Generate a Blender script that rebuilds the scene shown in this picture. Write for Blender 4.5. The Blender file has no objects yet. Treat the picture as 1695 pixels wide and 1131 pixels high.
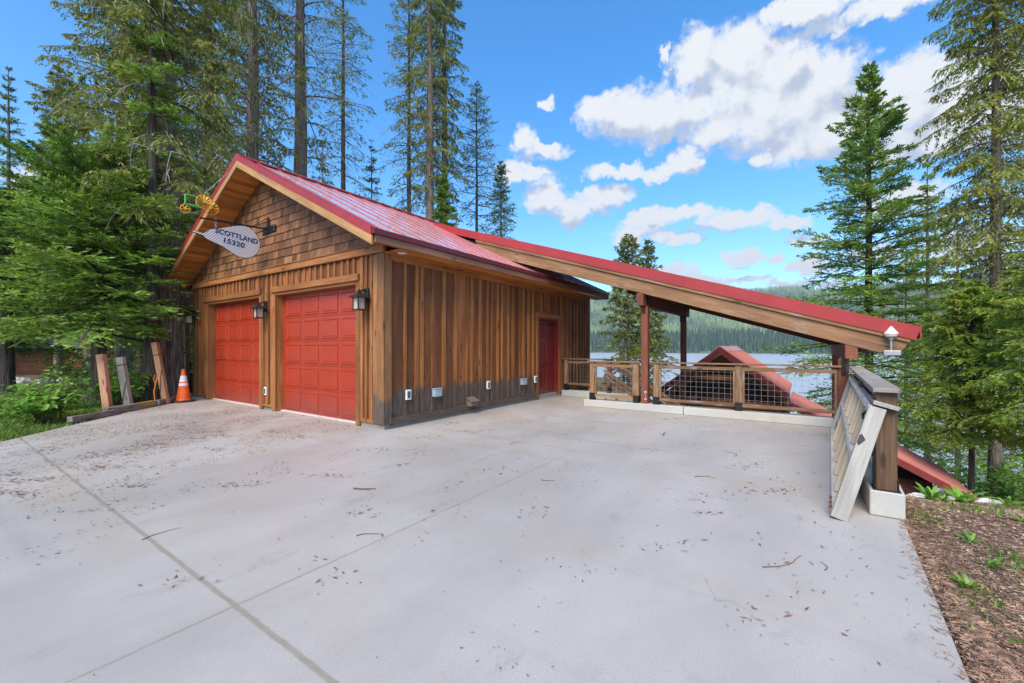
import bpy, bmesh, math, random
import numpy as np
from mathutils import Vector, Matrix
R = math.radians
sc = bpy.context.scene
C = sc.collection
random.seed(4)

# ------------------------------------------------------------------ camera
CAMX, CAMY, CAMZ = -4.435, -5.584, 1.35
FWD = (0.8224, 0.5689); RGT = (0.5689, -0.8224)
cd = bpy.data.cameras.new("camera"); cam = bpy.data.objects.new("camera", cd); C.objects.link(cam)
cam.location = (CAMX, CAMY, CAMZ)
cam.rotation_euler = (R(90), 0, math.atan2(FWD[1], FWD[0]) - R(90))
cd.sensor_width = 36; cd.lens = 36 * 697.6 / 1695
cd.shift_y = 8.5 / 1695
cd.clip_start = 0.05; cd.clip_end = 20000
sc.camera = cam
# ------------------------------------------------------------------ light
SUN_DIR = Vector((-0.74, -0.20, 0.80)).normalized()
EXPO = 1.2
sun = bpy.data.lights.new("sun", 'SUN'); so = bpy.data.objects.new("sun", sun); C.objects.link(so)
sun.energy = 2.7; sun.angle = R(40); sun.color = (1.0, 0.93, 0.82)
so.rotation_euler = (-SUN_DIR).to_track_quat('-Z', 'Y').to_euler()
sc.view_settings.view_transform = 'Standard'; sc.view_settings.look = 'None'
sc.view_settings.exposure = EXPO; sc.view_settings.gamma = 1
try:
    sc.cycles.volume_bounces = 0; sc.cycles.max_bounces = 7; sc.cycles.transparent_max_bounces = 8
except Exception: pass

def azel(px, py):
    a = math.atan((px - 847.5) / 697.6)
    el = math.atan((574 - py) / 697.6 * math.cos(a))
    return a, el

CLOUDS = [(1035,185,85,34),(1110,190,95,44),(1180,222,60,30),(990,180,40,20),
 (1160,95,55,42),(1215,100,85,50),(1290,122,100,48),(1365,132,80,44),(1300,185,150,62),(1350,230,120,42),(1240,150,110,60),
 (1520,135,75,45),(1600,120,75,38),(1580,190,150,62),(1470,190,100,60),(1680,170,90,70),(1520,240,120,30),
 (1480,-6,165,24),(1295,22,40,24),(1350,6,80,24),
 (868,240,24,24),(905,252,42,14),(850,288,30,18),(885,293,34,12),
 (1020,280,58,13),(1075,284,60,12),(1135,270,36,18),
 (905,325,42,26),(945,345,42,26),(1000,328,48,22),
 (1075,362,60,20),(1130,355,60,16),(1190,362,56,18),(1245,358,60,16),(1300,366,55,14),(1050,388,50,18),(1115,398,50,14),
 (1228,422,32,17),(1285,428,22,11),(1340,398,40,14),(1345,440,40,18),(1258,264,18,12),(897,166,18,9),(1100,88,12,16),
 (1105,455,50,16),(1160,468,40,14),(1230,464,50,7),(1330,470,80,10),(1500,330,90,26),(1600,400,120,30),(1450,420,60,14),(1560,500,120,26),
 (60,300,60,30),(130,430,110,26),(30,470,80,24),(640,360,60,14),(200,520,120,20)]

def build_world():
    w = bpy.data.worlds.new("World"); sc.world = w; w.use_nodes = True
    nt = w.node_tree; N = nt.nodes; L = nt.links; N.clear()
    g = bpy.data.node_groups.new("cloud_density", 'ShaderNodeTree')
    g.interface.new_socket("P", in_out='INPUT', socket_type='NodeSocketVector')
    g.interface.new_socket("D", in_out='OUTPUT', socket_type='NodeSocketFloat')
    gn, gl = g.nodes, g.links
    gi = gn.new('NodeGroupInput'); go = gn.new('NodeGroupOutput')
    def noise(scale, det, rough):
        n = gn.new('ShaderNodeTexNoise'); n.inputs['Scale'].default_value = scale
        n.inputs['Detail'].default_value = det; n.inputs['Roughness'].default_value = rough
        gl.new(gi.outputs[0], n.inputs['Vector']); return n
    wn = noise(9, 3, .5)
    sub = gn.new('ShaderNodeVectorMath'); sub.operation = 'MULTIPLY_ADD'
    gl.new(wn.outputs['Color'], sub.inputs[0]); sub.inputs[1].default_value = (.07, .05, 0)
    gl.new(gi.outputs[0], sub.inputs[2])
    wn2 = noise(30, 8, .62)
    sub2 = gn.new('ShaderNodeVectorMath'); sub2.operation = 'MULTIPLY_ADD'
    gl.new(wn2.outputs['Color'], sub2.inputs[0]); sub2.inputs[1].default_value = (.085, .060, 0)
    gl.new(sub.outputs[0], sub2.inputs[2])
    off = gn.new('ShaderNodeVectorMath'); off.operation = 'SUBTRACT'
    gl.new(sub2.outputs[0], off.inputs[0]); off.inputs[1].default_value = (.0775, .055, 0)
    prev = None
    for (px, py, rx, ry) in CLOUDS:
        a, e = azel(px, py)
        ca = math.cos(a)
        sx = 697.6 / (rx * 1.02 * ca * ca); sy = 697.6 / (ry * 1.02 * ca)
        m = gn.new('ShaderNodeVectorMath'); m.operation = 'MULTIPLY_ADD'
        gl.new(off.outputs[0], m.inputs[0]); m.inputs[1].default_value = (sx, sy, 0)
        m.inputs[2].default_value = (-a * sx, -e * sy, 0)
        d = gn.new('ShaderNodeVectorMath'); d.operation = 'DOT_PRODUCT'
        gl.new(m.outputs[0], d.inputs[0]); gl.new(m.outputs[0], d.inputs[1])
        if prev is None: prev = d.outputs['Value']
        else:
            q = gn.new('ShaderNodeMath'); q.operation = 'SMOOTH_MIN'
            gl.new(prev, q.inputs[0]); gl.new(d.outputs['Value'], q.inputs[1]); q.inputs[2].default_value = .35
            prev = q.outputs[0]
    inv = gn.new('ShaderNodeMath'); inv.operation = 'SUBTRACT'; inv.inputs[0].default_value = 1; gl.new(prev, inv.inputs[1])
    cl0 = gn.new('ShaderNodeMath'); cl0.operation = 'MULTIPLY'; gl.new(inv.outputs[0], cl0.inputs[0]); cl0.inputs[1].default_value = 1.4
    cl = gn.new('ShaderNodeMath'); cl.operation = 'MAXIMUM'; gl.new(cl0.outputs[0], cl.inputs[0]); cl.inputs[1].default_value = -1.4
    f1 = noise(28, 12, .66)
    ma = gn.new('ShaderNodeMath'); ma.operation = 'MULTIPLY_ADD'
    gl.new(f1.outputs[0], ma.inputs[0]); ma.inputs[1].default_value = 3.1; ma.inputs[2].default_value = -1.65
    ad = gn.new('ShaderNodeMath'); ad.operation = 'ADD'; gl.new(cl.outputs[0], ad.inputs[0]); gl.new(ma.outputs[0], ad.inputs[1])
    gl.new(ad.outputs[0], go.inputs[0])
    g.interface.new_socket("S", in_out='OUTPUT', socket_type='NodeSocketFloat')
    f2 = noise(20, 5, .5)
    ma2 = gn.new('ShaderNodeMath'); ma2.operation = 'MULTIPLY_ADD'
    gl.new(f2.outputs[0], ma2.inputs[0]); ma2.inputs[1].default_value = 1.5; ma2.inputs[2].default_value = -.75
    ad2 = gn.new('ShaderNodeMath'); ad2.operation = 'ADD'; gl.new(inv.outputs[0], ad2.inputs[0]); gl.new(ma2.outputs[0], ad2.inputs[1])
    gl.new(ad2.outputs[0], go.inputs[1])

    tc = N.new('ShaderNodeTexCoord')
    def dot(v):
        d = N.new('ShaderNodeVectorMath'); d.operation = 'DOT_PRODUCT'
        L.new(tc.outputs['Generated'], d.inputs[0]); d.inputs[1].default_value = v; return d.outputs['Value']
    at = N.new('ShaderNodeMath'); at.operation = 'ARCTAN2'
    L.new(dot((RGT[0], RGT[1], 0)), at.inputs[0]); L.new(dot((FWD[0], FWD[1], 0)), at.inputs[1])
    asn = N.new('ShaderNodeMath'); asn.operation = 'ARCSINE'; L.new(dot((0, 0, 1)), asn.inputs[0])
    cb = N.new('ShaderNodeCombineXYZ'); L.new(at.outputs[0], cb.inputs[0]); L.new(asn.outputs[0], cb.inputs[1])
    d1 = N.new('ShaderNodeGroup'); d1.node_tree = g; L.new(cb.outputs[0], d1.inputs[0])
    sh = N.new('ShaderNodeVectorMath'); sh.operation = 'ADD'; L.new(cb.outputs[0], sh.inputs[0]); sh.inputs[1].default_value = (-.016, .034, 0)
    d2 = N.new('ShaderNodeGroup'); d2.node_tree = g; L.new(sh.outputs[0], d2.inputs[0])
    mask = N.new('ShaderNodeMapRange'); mask.interpolation_type = 'SMOOTHSTEP'
    L.new(d1.outputs[0], mask.inputs['Value']); mask.inputs['From Min'].default_value = -.35; mask.inputs['From Max'].default_value = .95
    df = N.new('ShaderNodeMath'); df.operation = 'SUBTRACT'; L.new(d1.outputs[1], df.inputs[0]); L.new(d2.outputs[1], df.inputs[1])
    li = N.new('ShaderNodeMapRange'); li.interpolation_type = 'SMOOTHSTEP'
    L.new(df.outputs[0], li.inputs['Value']); li.inputs['From Min'].default_value = -.50; li.inputs['From Max'].default_value = .16
    cm = N.new('ShaderNodeMix'); cm.data_type = 'RGBA'; L.new(li.outputs[0], cm.inputs[0])
    cm.inputs[6].default_value = (.235, .262, .32, 1); cm.inputs[7].default_value = (.41, .415, .42, 1)
    sky = N.new('ShaderNodeTexSky'); sky.sky_type = 'NISHITA'; sky.sun_disc = False
    sky.sun_elevation = math.asin(SUN_DIR.z); sky.sun_rotation = math.atan2(SUN_DIR.x, SUN_DIR.y)
    sky.air_density = 1.0; sky.dust_density = .4; sky.ozone_density = 2.0
    hs = N.new('ShaderNodeHueSaturation'); hs.inputs['Saturation'].default_value = 1.4; L.new(sky.outputs[0], hs.inputs['Color'])
    SK = .135
    sk = N.new('ShaderNodeVectorMath'); sk.operation = 'SCALE'; L.new(hs.outputs[0], sk.inputs[0]); sk.inputs['Scale'].default_value = SK
    mx = N.new('ShaderNodeMix'); mx.data_type = 'RGBA'
    L.new(mask.outputs[0], mx.inputs[0]); L.new(sk.outputs[0], mx.inputs[6]); L.new(cm.outputs[2], mx.inputs[7])
    bg = N.new('ShaderNodeBackground'); L.new(mx.outputs[2], bg.inputs[0]); bg.inputs[1].default_value = 1.0
    ou = N.new('ShaderNodeOutputWorld'); L.new(bg.outputs[0], ou.inputs[0])
    try: w.cycles.sampling_method = 'MANUAL'; w.cycles.sample_map_resolution = 512
    except Exception: pass
build_world()

# ------------------------------------------------------------------ materials
def newmat(name):
    m = bpy.data.materials.new(name); m.use_nodes = True
    nt = m.node_tree; nt.nodes.clear()
    o = nt.nodes.new('ShaderNodeOutputMaterial'); b = nt.nodes.new('ShaderNodeBsdfPrincipled')
    nt.links.new(b.outputs[0], o.inputs[0]); return m, nt, b
def nd(nt, t, **k):
    n = nt.nodes.new(t)
    for a, v in k.items(): setattr(n, a, v)
    return n
def lk(nt, a, b): nt.links.new(a, b)
def attr(nt, name): n = nd(nt, 'ShaderNodeAttribute', attribute_name=name); return n
def noise(nt, vec, scale, det=4, rough=.55, dist=0):
    n = nd(nt, 'ShaderNodeTexNoise'); n.inputs['Scale'].default_value = scale
    n.inputs['Detail'].default_value = det; n.inputs['Roughness'].default_value = rough; n.inputs['Distortion'].default_value = dist
    if vec is not None: lk(nt, vec, n.inputs['Vector'])
    return n.outputs[0]
def ramp(nt, fac, stops):
    n = nd(nt, 'ShaderNodeValToRGB'); cr = n.color_ramp
    while len(cr.elements) < len(stops): cr.elements.new(.5)
    for e, (p, c) in zip(cr.elements, stops):
        e.position = p; e.color = (c if isinstance(c, tuple) else (c, c, c)) + (1,)
    lk(nt, fac, n.inputs[0]); return n.outputs[0]
def mixc(nt, fac, a, b, mode='MIX'):
    n = nd(nt, 'ShaderNodeMix', data_type='RGBA', blend_type=mode)
    for s, v in ((0, fac), (6, a), (7, b)):
        if isinstance(v, (int, float)): n.inputs[s].default_value = v
        elif isinstance(v, tuple): n.inputs[s].default_value = v + (1,)
        else: lk(nt, v, n.inputs[s])
    return n.outputs[2]
def mathn(nt, op, a, b=0.0, c=None):
    n = nd(nt, 'ShaderNodeMath', operation=op)
    for i, v in enumerate((a, b) if c is None else (a, b, c)):
        if isinstance(v, (int, float)): n.inputs[i].default_value = v
        else: lk(nt, v, n.inputs[i])
    return n.outputs[0]
def mrange(nt, v, a, b, c=0, d=1):
    n = nd(nt, 'ShaderNodeMapRange'); n.interpolation_type = 'SMOOTHSTEP'
    lk(nt, v, n.inputs[0])
    for i, x in zip((1, 2, 3, 4), (a, b, c, d)): n.inputs[i].default_value = x
    return n.outputs[0]
def bump(nt, h, bsdf, s=.3, dist=.01):
    n = nd(nt, 'ShaderNodeBump'); n.inputs['Strength'].default_value = s; n.inputs['Distance'].default_value = dist
    lk(nt, h, n.inputs['Height']); lk(nt, n.outputs[0], bsdf.inputs['Normal'])
def scalev(nt, v, s):
    n = nd(nt, 'ShaderNodeMapping'); lk(nt, v, n.inputs[0]); n.inputs['Scale'].default_value = s; return n.outputs[0]
def geo_pos(nt): return nd(nt, 'ShaderNodeNewGeometry').outputs['Position']

def wood(name, dark, mid, light, rough=.6, vary=.5, weather=0.0, stain=None, knots=True):
    """grain runs along the x of the per-vertex 'gc' coordinate of every board"""
    m, nt, b = newmat(name)
    gc = attr(nt, 'gc').outputs['Vector']; tint = attr(nt, 'tint').outputs['Fac']
    g1 = noise(nt, scalev(nt, gc, (1.2, 26, 26)), 1.6, 6, .65, .6)
    g2 = noise(nt, scalev(nt, gc, (.7, 3.2, 3.2)), 1.5, 3, .5, .3)
    col = ramp(nt, g1, [(.25, dark), (.5, mid), (.78, light)])
    col = mixc(nt, mrange(nt, g2, .3, .7, 0, .65), col, dark)
    bright = mrange(nt, tint, 0, 1, 1 - vary, 1 + vary * .55)
    hv = nd(nt, 'ShaderNodeHueSaturation'); lk(nt, bright, hv.inputs['Value']); lk(nt, col, hv.inputs['Color'])
    hv.inputs['Hue'].default_value = .5
    col = hv.outputs[0]
    if knots:
        vo = nd(nt, 'ShaderNodeTexVoronoi'); lk(nt, scalev(nt, gc, (1.7, 6.0, 6.0)), vo.inputs['Vector']); vo.inputs['Scale'].default_value = 1.0
        kn = mrange(nt, vo.outputs['Distance'], .07, .17, .75, 0)
        col = mixc(nt, kn, col, tuple(x * .3 for x in dark))
    if weather:
        wv = noise(nt, scalev(nt, gc, (2.2, 9, 9)), 1.5, 5, .6)
        col = mixc(nt, mrange(nt, wv, .62 - weather * .35, .80 - weather * .2, 0, .85), col, (.26, .235, .21))
    if stain:
        p = geo_pos(nt); sx = nd(nt, 'ShaderNodeSeparateXYZ'); lk(nt, p, sx.inputs[0])
        wob = noise(nt, scalev(nt, p, (3.2, 3.2, .8)), 1.6, 4, .65)
        hh = mathn(nt, 'MULTIPLY_ADD', wob, -.55, mathn(nt, 'ADD', sx.outputs[2], 0.0))
        col = mixc(nt, mrange(nt, hh, stain - .36, stain - .20, .9, 0), col,
                   ramp(nt, noise(nt, scalev(nt, gc, (2, 22, 22)), 2, 5, .7), [(.3, (.032, .026, .022)), (.55, (.09, .07, .055)), (.75, (.21, .17, .135))]))
    lk(nt, col, b.inputs['Base Color']); b.inputs['Roughness'].default_value = rough
    b.inputs['Specular IOR Level'].default_value = .35
    bump(nt, g1, b, .35, .004)
    return m
M = {}
CED = ((.085, .030, .010), (.30, .118, .036), (.46, .215, .080))
M['siding'] = wood('cedar_siding', (.125, .040, .012), (.30, .100, .028), (.44, .18, .055), vary=.5)
M['siding_low'] = wood('cedar_siding_stained_foot', (.125, .037, .013), (.29, .094, .029), (.42, .165, .055), vary=.42, stain=.63)
M['batten_low'] = wood('cedar_batten_stained_foot', (.17, .056, .015), (.36, .135, .035), (.50, .22, .062), vary=.25, stain=.62)
M['trim'] = wood('cedar_trim', (.165, .056, .017), (.33, .128, .038), (.46, .22, .072), vary=.25)
M['trim_low'] = wood('cedar_trim_stained_foot', (.15, .062, .022), (.30, .135, .048), (.46, .23, .092), vary=.25, stain=.5)
M['golden'] = wood('golden_fir', (.26, .125, .042), (.47, .25, .095), (.62, .37, .17), vary=.15, weather=.05)
M['fascia'] = wood('reddish_eave_fascia', (.19, .075, .04), (.34, .155, .085), (.46, .25, .15), vary=.15)
M['beam'] = wood('weathered_beam', (.13, .060, .026), (.29, .145, .062), (.42, .24, .115), vary=.15, weather=.22)
M['soffit'] = wood('orange_soffit', (.34, .105, .02), (.56, .20, .038), (.70, .30, .075), vary=.35)
M['redwood'] = wood('red_stained_timber', (.10, .028, .015), (.21, .06, .03), (.32, .11, .055), vary=.2)
M['rail'] = wood('railing_wood', (.11, .052, .022), (.245, .125, .052), (.36, .21, .10), vary=.3, weather=.35)
M['cap'] = wood('grey_cap_board', (.22, .185, .15), (.38, .33, .27), (.50, .45, .39), vary=.15, weather=.5)
M['greywood'] = wood('grey_timber', (.10, .088, .076), (.22, .195, .17), (.36, .33, .29), vary=.3, weather=.6)
M['stake_new'] = wood('fresh_lumber', (.28, .13, .065), (.48, .25, .14), (.60, .36, .22), vary=.15, weather=.1)
M['stake_old'] = wood('weathered_lumber', (.22, .19, .14), (.38, .33, .26), (.52, .47, .40), vary=.15, weather=.3)
M['yellowwood'] = wood('yellow_lumber', (.36, .22, .06), (.56, .38, .12), (.66, .48, .2), vary=.1)
M['postbrown'] = wood('brown_post', (.055, .028, .016), (.13, .07, .038), (.21, .12, .068), vary=.2)
M['shingle'] = wood('cedar_shingle', (.12, .050, .020), (.25, .11, .044), (.38, .185, .080), vary=.45, knots=False)
M['dockwood'] = wood('aged_white_lumber', (.52, .45, .37), (.70, .62, .54), (.82, .78, .71), vary=.08, weather=.12)  # white raised to make up for the shade on the panel's inner side
M['dockend'] = wood('grey_end_board', (.20, .18, .15), (.33, .31, .27), (.46, .43, .39), vary=.08, weather=.3, knots=False)  # greyer copy of the white lumber, toned down where light clips it
M['dockslat'] = wood('tan_panel_slat', (.36, .27, .17), (.55, .43, .29), (.66, .55, .40), vary=.2)
M['darkwall'] = wood('dark_red_wall', (.04, .014, .009), (.11, .035, .02), (.19, .07, .035), vary=.4)

def simple(name, col, rough=.5, metal=0, var=.12, nscale=6, bumps=0, spec=.5, coat=0):
    m, nt, b = newmat(name)
    p = geo_pos(nt); n = noise(nt, p, nscale, 5, .6)
    c = mixc(nt, mrange(nt, n, .3, .7), tuple(x * (1 - var) for x in col), tuple(min(1, x * (1 + var)) for x in col))
    lk(nt, c, b.inputs['Base Color'])
    lk(nt, mrange(nt, noise(nt, p, nscale * 2.3, 4), .3, .7, max(.03, rough - .08), rough + .08), b.inputs['Roughness'])
    b.inputs['Metallic'].default_value = metal; b.inputs['Specular IOR Level'].default_value = spec
    b.inputs['Coat Weight'].default_value = coat
    if bumps: bump(nt, noise(nt, p, nscale * 12, 4), b, bumps, .004)
    return m
M['redmetal_sheen'] = simple('red_roof_metal_sky_sheen', (.80, .60, .59), .28, 0, .12, 1.5, 0, 1, .8)  # red metal; the pale pink base paints in the grazing sky sheen
M['redseam'] = simple('red_roof_seam', (.36, .06, .062), .45)
M['redtrim'] = simple('red_trim_metal', (.30, .022, .020), .4, 0, .08, 2, 0, .5)
M['dullred'] = simple('dull_red_metal', (.20, .030, .026), .5)
M['maroon'] = simple('maroon_eave_metal', (.13, .012, .014), .4)
M['pinkmetal'] = simple('faded_red_roof_metal', (.44, .16, .13), .45, 0, .15, 1.2, 0, .7)
M['black'] = simple('black_metal', (.012, .012, .013), .42, .3)
M['darkmetal'] = simple('dark_bronze_metal', (.035, .033, .032), .38, .5)
M['galv'] = simple('galvanised_wire', (.36, .36, .36), .4, .6)
M['whiteplastic'] = simple('white_plastic', (.74, .74, .72), .4)
M['creamplastic'] = simple('cream_plastic', (.66, .62, .50), .4)
M['dirtyglass'] = simple('dark_cover', (.10, .09, .06), .3)
M['blueboxgrey'] = simple('blue_grey_box', (.30, .36, .40), .45)
M['ventbrown'] = simple('brown_vent', (.16, .12, .095), .6)
M['silver'] = simple('silver_metal', (.55, .55, .55), .35, .8)
M['navy'] = simple('navy_lettering', (.004, .045, .13), .45)
M['orange'] = simple('orange_rubber', (.80, .115, .012), .5, 0, .12, 8)
M['rubber'] = simple('black_rubber', (.022, .022, .024), .6)
M['reflective'] = simple('reflective_band', (.74, .72, .72), .4, 0, .08, 20)
M['yellow'] = simple('yellow_paint', (.76, .36, .02), .4)
M['green'] = simple('green_paint', (.10, .33, .07), .45)
M['strap'] = simple('dark_strap', (.03, .014, .012), .7)
M['orangestrap'] = simple('orange_strap', (.75, .22, .02), .7)
M['lampglass'] = simple('frosted_amber_glass', (.42, .34, .27), .28)
M['slate'] = simple('slate_roofing', (.11, .125, .16), .7, 0, .35, 6, .3)
M['rock'] = simple('pale_rock', (.46, .44, .42), .85, 0, .35, 5, .8)
M['stone'] = simple('fieldstone', (.30, .28, .26), .85, 0, .6, 9, .8)
M['asphaltpad'] = simple('grey_gravel', (.27, .26, .25), .9, 0, .2, 8, .4)
M['threshold'] = simple('door_weatherstrip', (.60, .47, .42), .7)
M['debris'] = simple('red_brown_needles', (.15, .062, .030), .85, 0, .5, 3)
M['twig'] = simple('twig_bark', (.10, .065, .045), .85, 0, .4, 5)
M['sheet'] = simple('grey_awning_sheet', (.30, .29, .28), .6)

def door_red(name, col):
    m, nt, b = newmat(name)
    p = geo_pos(nt); s = nd(nt, 'ShaderNodeSeparateXYZ'); lk(nt, p, s.inputs[0])
    n = noise(nt, p, 3, 5, .6)
    c = mixc(nt, mrange(nt, n, .3, .7), tuple(x * .9 for x in col), col)
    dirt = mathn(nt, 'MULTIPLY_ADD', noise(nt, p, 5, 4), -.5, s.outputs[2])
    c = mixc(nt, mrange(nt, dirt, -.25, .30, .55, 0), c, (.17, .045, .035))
    lk(nt, c, b.inputs['Base Color']); b.inputs['Roughness'].default_value = .34
    bump(nt, noise(nt, scalev(nt, p, (40, 40, 6)), 3, 3), b, .12, .002)
    return m
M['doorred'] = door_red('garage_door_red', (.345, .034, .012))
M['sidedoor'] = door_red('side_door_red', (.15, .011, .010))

def concrete(name, base, joints=False, blotch=.14):
    m, nt, b = newmat(name)
    p = geo_pos(nt); s = nd(nt, 'ShaderNodeSeparateXYZ'); lk(nt, p, s.inputs[0])
    lo = tuple(x * (1 - blotch) for x in base); hi = tuple(min(1, x * (1 + blotch)) for x in base)
    big = noise(nt, scalev(nt, p, (.5, .9, .5)), .8, 6, .6)
    c = mixc(nt, mrange(nt, big, .32, .68), lo, hi)
    warm = noise(nt, scalev(nt, p, (.6, .35, 1)), 1.1, 6, .68)
    c = mixc(nt, mrange(nt, warm, .48, .72, 0, .75), c, (base[0] * 1.0, base[1] * .84, base[2] * .66))
    sp = noise(nt, p, 120, 4, .75)
    c = mixc(nt, mrange(nt, sp, .28, .60), tuple(x * .84 for x in base), c, 'MIX')
    sp2 = noise(nt, p, 260, 2, .6)
    c = mixc(nt, mrange(nt, sp2, .57, .68, 0, .6), c, tuple(x * .38 for x in base))
    st = noise(nt, scalev(nt, p, (1.0, 1.6, 1)), 1.5, 8, .75)
    c = mixc(nt, mrange(nt, st, .56, .72, 0, .34), c, tuple(x * .42 for x in base))
    if joints:
        wob = mathn(nt, 'MULTIPLY_ADD', noise(nt, p, 6, 5, .8), .03, -.015)
        def line(axis, pos, w, wv):
            d = mathn(nt, 'ABSOLUTE', mathn(nt, 'ADD', mathn(nt, 'ADD', s.outputs[axis], -pos), wob))
            return mrange(nt, d, w, w + .012, wv, 0)
        j = None
        for ax, ps, w, v in ((0, -3.45, .008, .75), (1, -3.15, .003, .65), (0, -.02, .002, .4), (1, -.12, .002, .35), (0, 3.4, .002, .35)):
            l = line(ax, ps, w, v)
            j = l if j is None else mathn(nt, 'MAXIMUM', j, l)
        j = mathn(nt, 'MULTIPLY', j, mrange(nt, noise(nt, p, 9, 4, .7), .2, .55, .45, 1))
        j = mathn(nt, 'MULTIPLY', j, mrange(nt, s.outputs[0], -1.5, 1.0, 1, .3))
        c = mixc(nt, j, c, (.22, .20, .14))
        vc = nd(nt, 'ShaderNodeTexVoronoi', feature='DISTANCE_TO_EDGE'); vc.inputs['Scale'].default_value = .33
        wp = nd(nt, 'ShaderNodeVectorMath', operation='ADD'); lk(nt, p, wp.inputs[0])
        wn_ = nd(nt, 'ShaderNodeTexNoise'); wn_.inputs['Scale'].default_value = 1.4; wn_.inputs['Detail'].default_value = 6; lk(nt, p, wn_.inputs['Vector'])
        lk(nt, wn_.outputs['Color'], wp.inputs[1]); lk(nt, wp.outputs[0], vc.inputs['Vector'])
        ck = mathn(nt, 'MULTIPLY', mrange(nt, vc.outputs['Distance'], .0004, .0016, .35, 0), mrange(nt, noise(nt, p, .6, 3), .5, .62))
        c = mixc(nt, ck, c, (.12, .10, .085))
        tr_ = noise(nt, scalev(nt, p, (2.4, .18, 1)), 1.0, 4, .6)
        c = mixc(nt, mrange(nt, tr_, .55, .75, 0, .28), c, (.20, .185, .17))
    lk(nt, c, b.inputs['Base Color'])
    wet = noise(nt, p, .55, 4, .5)
    lk(nt, mrange(nt, wet, .4, .68, .40 if joints else .8, .66 if joints else .9), b.inputs['Roughness'])
    b.inputs['Specular IOR Level'].default_value = .5 if joints else .2
    hb = mathn(nt, 'MULTIPLY_ADD', noise(nt, p, 110, 3), .5, noise(nt, p, 300, 2))
    bump(nt, hb, b, .14, .002)
    return m
M['slab'] = concrete('broomed_concrete', (.392, .357, .322), True, .15)
M['curb'] = concrete('pale_concrete', (.44, .425, .39), False, .12)
M['foundation'] = concrete('dark_concrete', (.27, .25, .22), False, .3)

def ground_mat():
    m, nt, b = newmat('forest_floor')
    p = geo_pos(nt)
    n1 = noise(nt, p, .35, 6, .65); n2 = noise(nt, p, 9, 6, .7); n3 = noise(nt, p, 60, 4, .7)
    c = ramp(nt, n2, [(.3, (.085, .055, .036)), (.5, (.21, .14, .095)), (.7, (.34, .25, .175))])
    c = mixc(nt, mrange(nt, n3, .35, .65), c, (.15, .09, .06), 'MIX')
    vo = nd(nt, 'ShaderNodeTexVoronoi'); vo.inputs['Scale'].default_value = 34; lk(nt, p, vo.inputs['Vector'])
    c = mixc(nt, mrange(nt, vo.outputs['Distance'], .10, .16, .55, 0), c, (.40, .33, .26))
    s = nd(nt, 'ShaderNodeSeparateXYZ'); lk(nt, p, s.inputs[0])
    far = mrange(nt, s.outputs[1], 2, 5, 0, .6)
    c = mixc(nt, mathn(nt, 'MULTIPLY', far, mrange(nt, n1, .4, .6)), c, (.055, .085, .02))
    lk(nt, c, b.inputs['Base Color']); b.inputs['Roughness'].default_value = .95
    b.inputs['Specular IOR Level'].default_value = .15
    bump(nt, mathn(nt, 'ADD', n2, n3), b, .9, .05)
    return m
M['ground'] = ground_mat()

def leafmat(name, dark, light, trans=.5):
    m = bpy.data.materials.new(name); m.use_nodes = True
    nt = m.node_tree; nt.nodes.clear()
    o = nd(nt, 'ShaderNodeOutputMaterial')
    t = attr(nt, 'tint').outputs['Fac']
    c = ramp(nt, t, [(0, dark), (.55, tuple((a + b) / 2 for a, b in zip(dark, light))), (1, light)])
    p = geo_pos(nt)
    hv = nd(nt, 'ShaderNodeHueSaturation'); lk(nt, c, hv.inputs['Color'])
    lk(nt, mrange(nt, noise(nt, p, .8, 3), .3, .7, .485, .515), hv.inputs['Hue'])
    lk(nt, mrange(nt, noise(nt, p, 1.7, 3), .3, .7, .75, 1.2), hv.inputs['Value'])
    d = nd(nt, 'ShaderNodeBsdfDiffuse'); tr = nd(nt, 'ShaderNodeBsdfTranslucent')
    gl = nd(nt, 'ShaderNodeBsdfGlossy'); gl.inputs['Roughness'].default_value = .45
    gl.inputs['Color'].default_value = (.5, .5, .5, 1)
    for x in (d, tr): lk(nt, hv.outputs[0], x.inputs['Color'])
    mx = nd(nt, 'ShaderNodeMixShader'); mx.inputs[0].default_value = trans
    lk(nt, d.outputs[0], mx.inputs[1]); lk(nt, tr.outputs[0], mx.inputs[2])
    m2 = nd(nt, 'ShaderNodeMixShader'); m2.inputs[0].default_value = .06
    lk(nt, mx.outputs[0], m2.inputs[1]); lk(nt, gl.outputs[0], m2.inputs[2])
    lk(nt, m2.outputs[0], o.inputs[0]); return m
M['fir'] = leafmat('fir_needles', (.095, .17, .022), (.36, .56, .075))
M['firdark'] = leafmat('dark_fir_needles', (.080, .14, .022), (.30, .48, .07))
M['cedar'] = leafmat('cedar_foliage', (.095, .12, .020), (.38, .40, .060))
M['cedarbright'] = leafmat('bright_cedar_foliage', (.16, .24, .025), (.48, .60, .070))
M['cedarlime'] = leafmat('olive_lime_cedar', (.13, .155, .020), (.46, .48, .065))
M['firlight'] = leafmat('light_fir_needles', (.12, .21, .028), (.42, .62, .10))
M['hemlock'] = leafmat('hemlock_foliage', (.070, .115, .020), (.30, .38, .065))
M['bush'] = leafmat('broad_leaves', (.07, .20, .025), (.34, .56, .070))
M['grass'] = leafmat('grass_blades', (.06, .14, .018), (.26, .40, .05))
M['farforest'] = leafmat('shade_dark_far_conifers', (.016, .042, .016), (.065, .115, .032), .1)  # shade of the shore band is put into this darker green
M['hillforest'] = leafmat('sun_haze_pale_hill_conifers', (.055, .10, .035), (.27, .36, .13), .1)  # paler copy: sunlight and haze on the hill are in the colour
M['moss'] = leafmat('hanging_lichen', (.22, .24, .10), (.38, .40, .18), .3)

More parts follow.
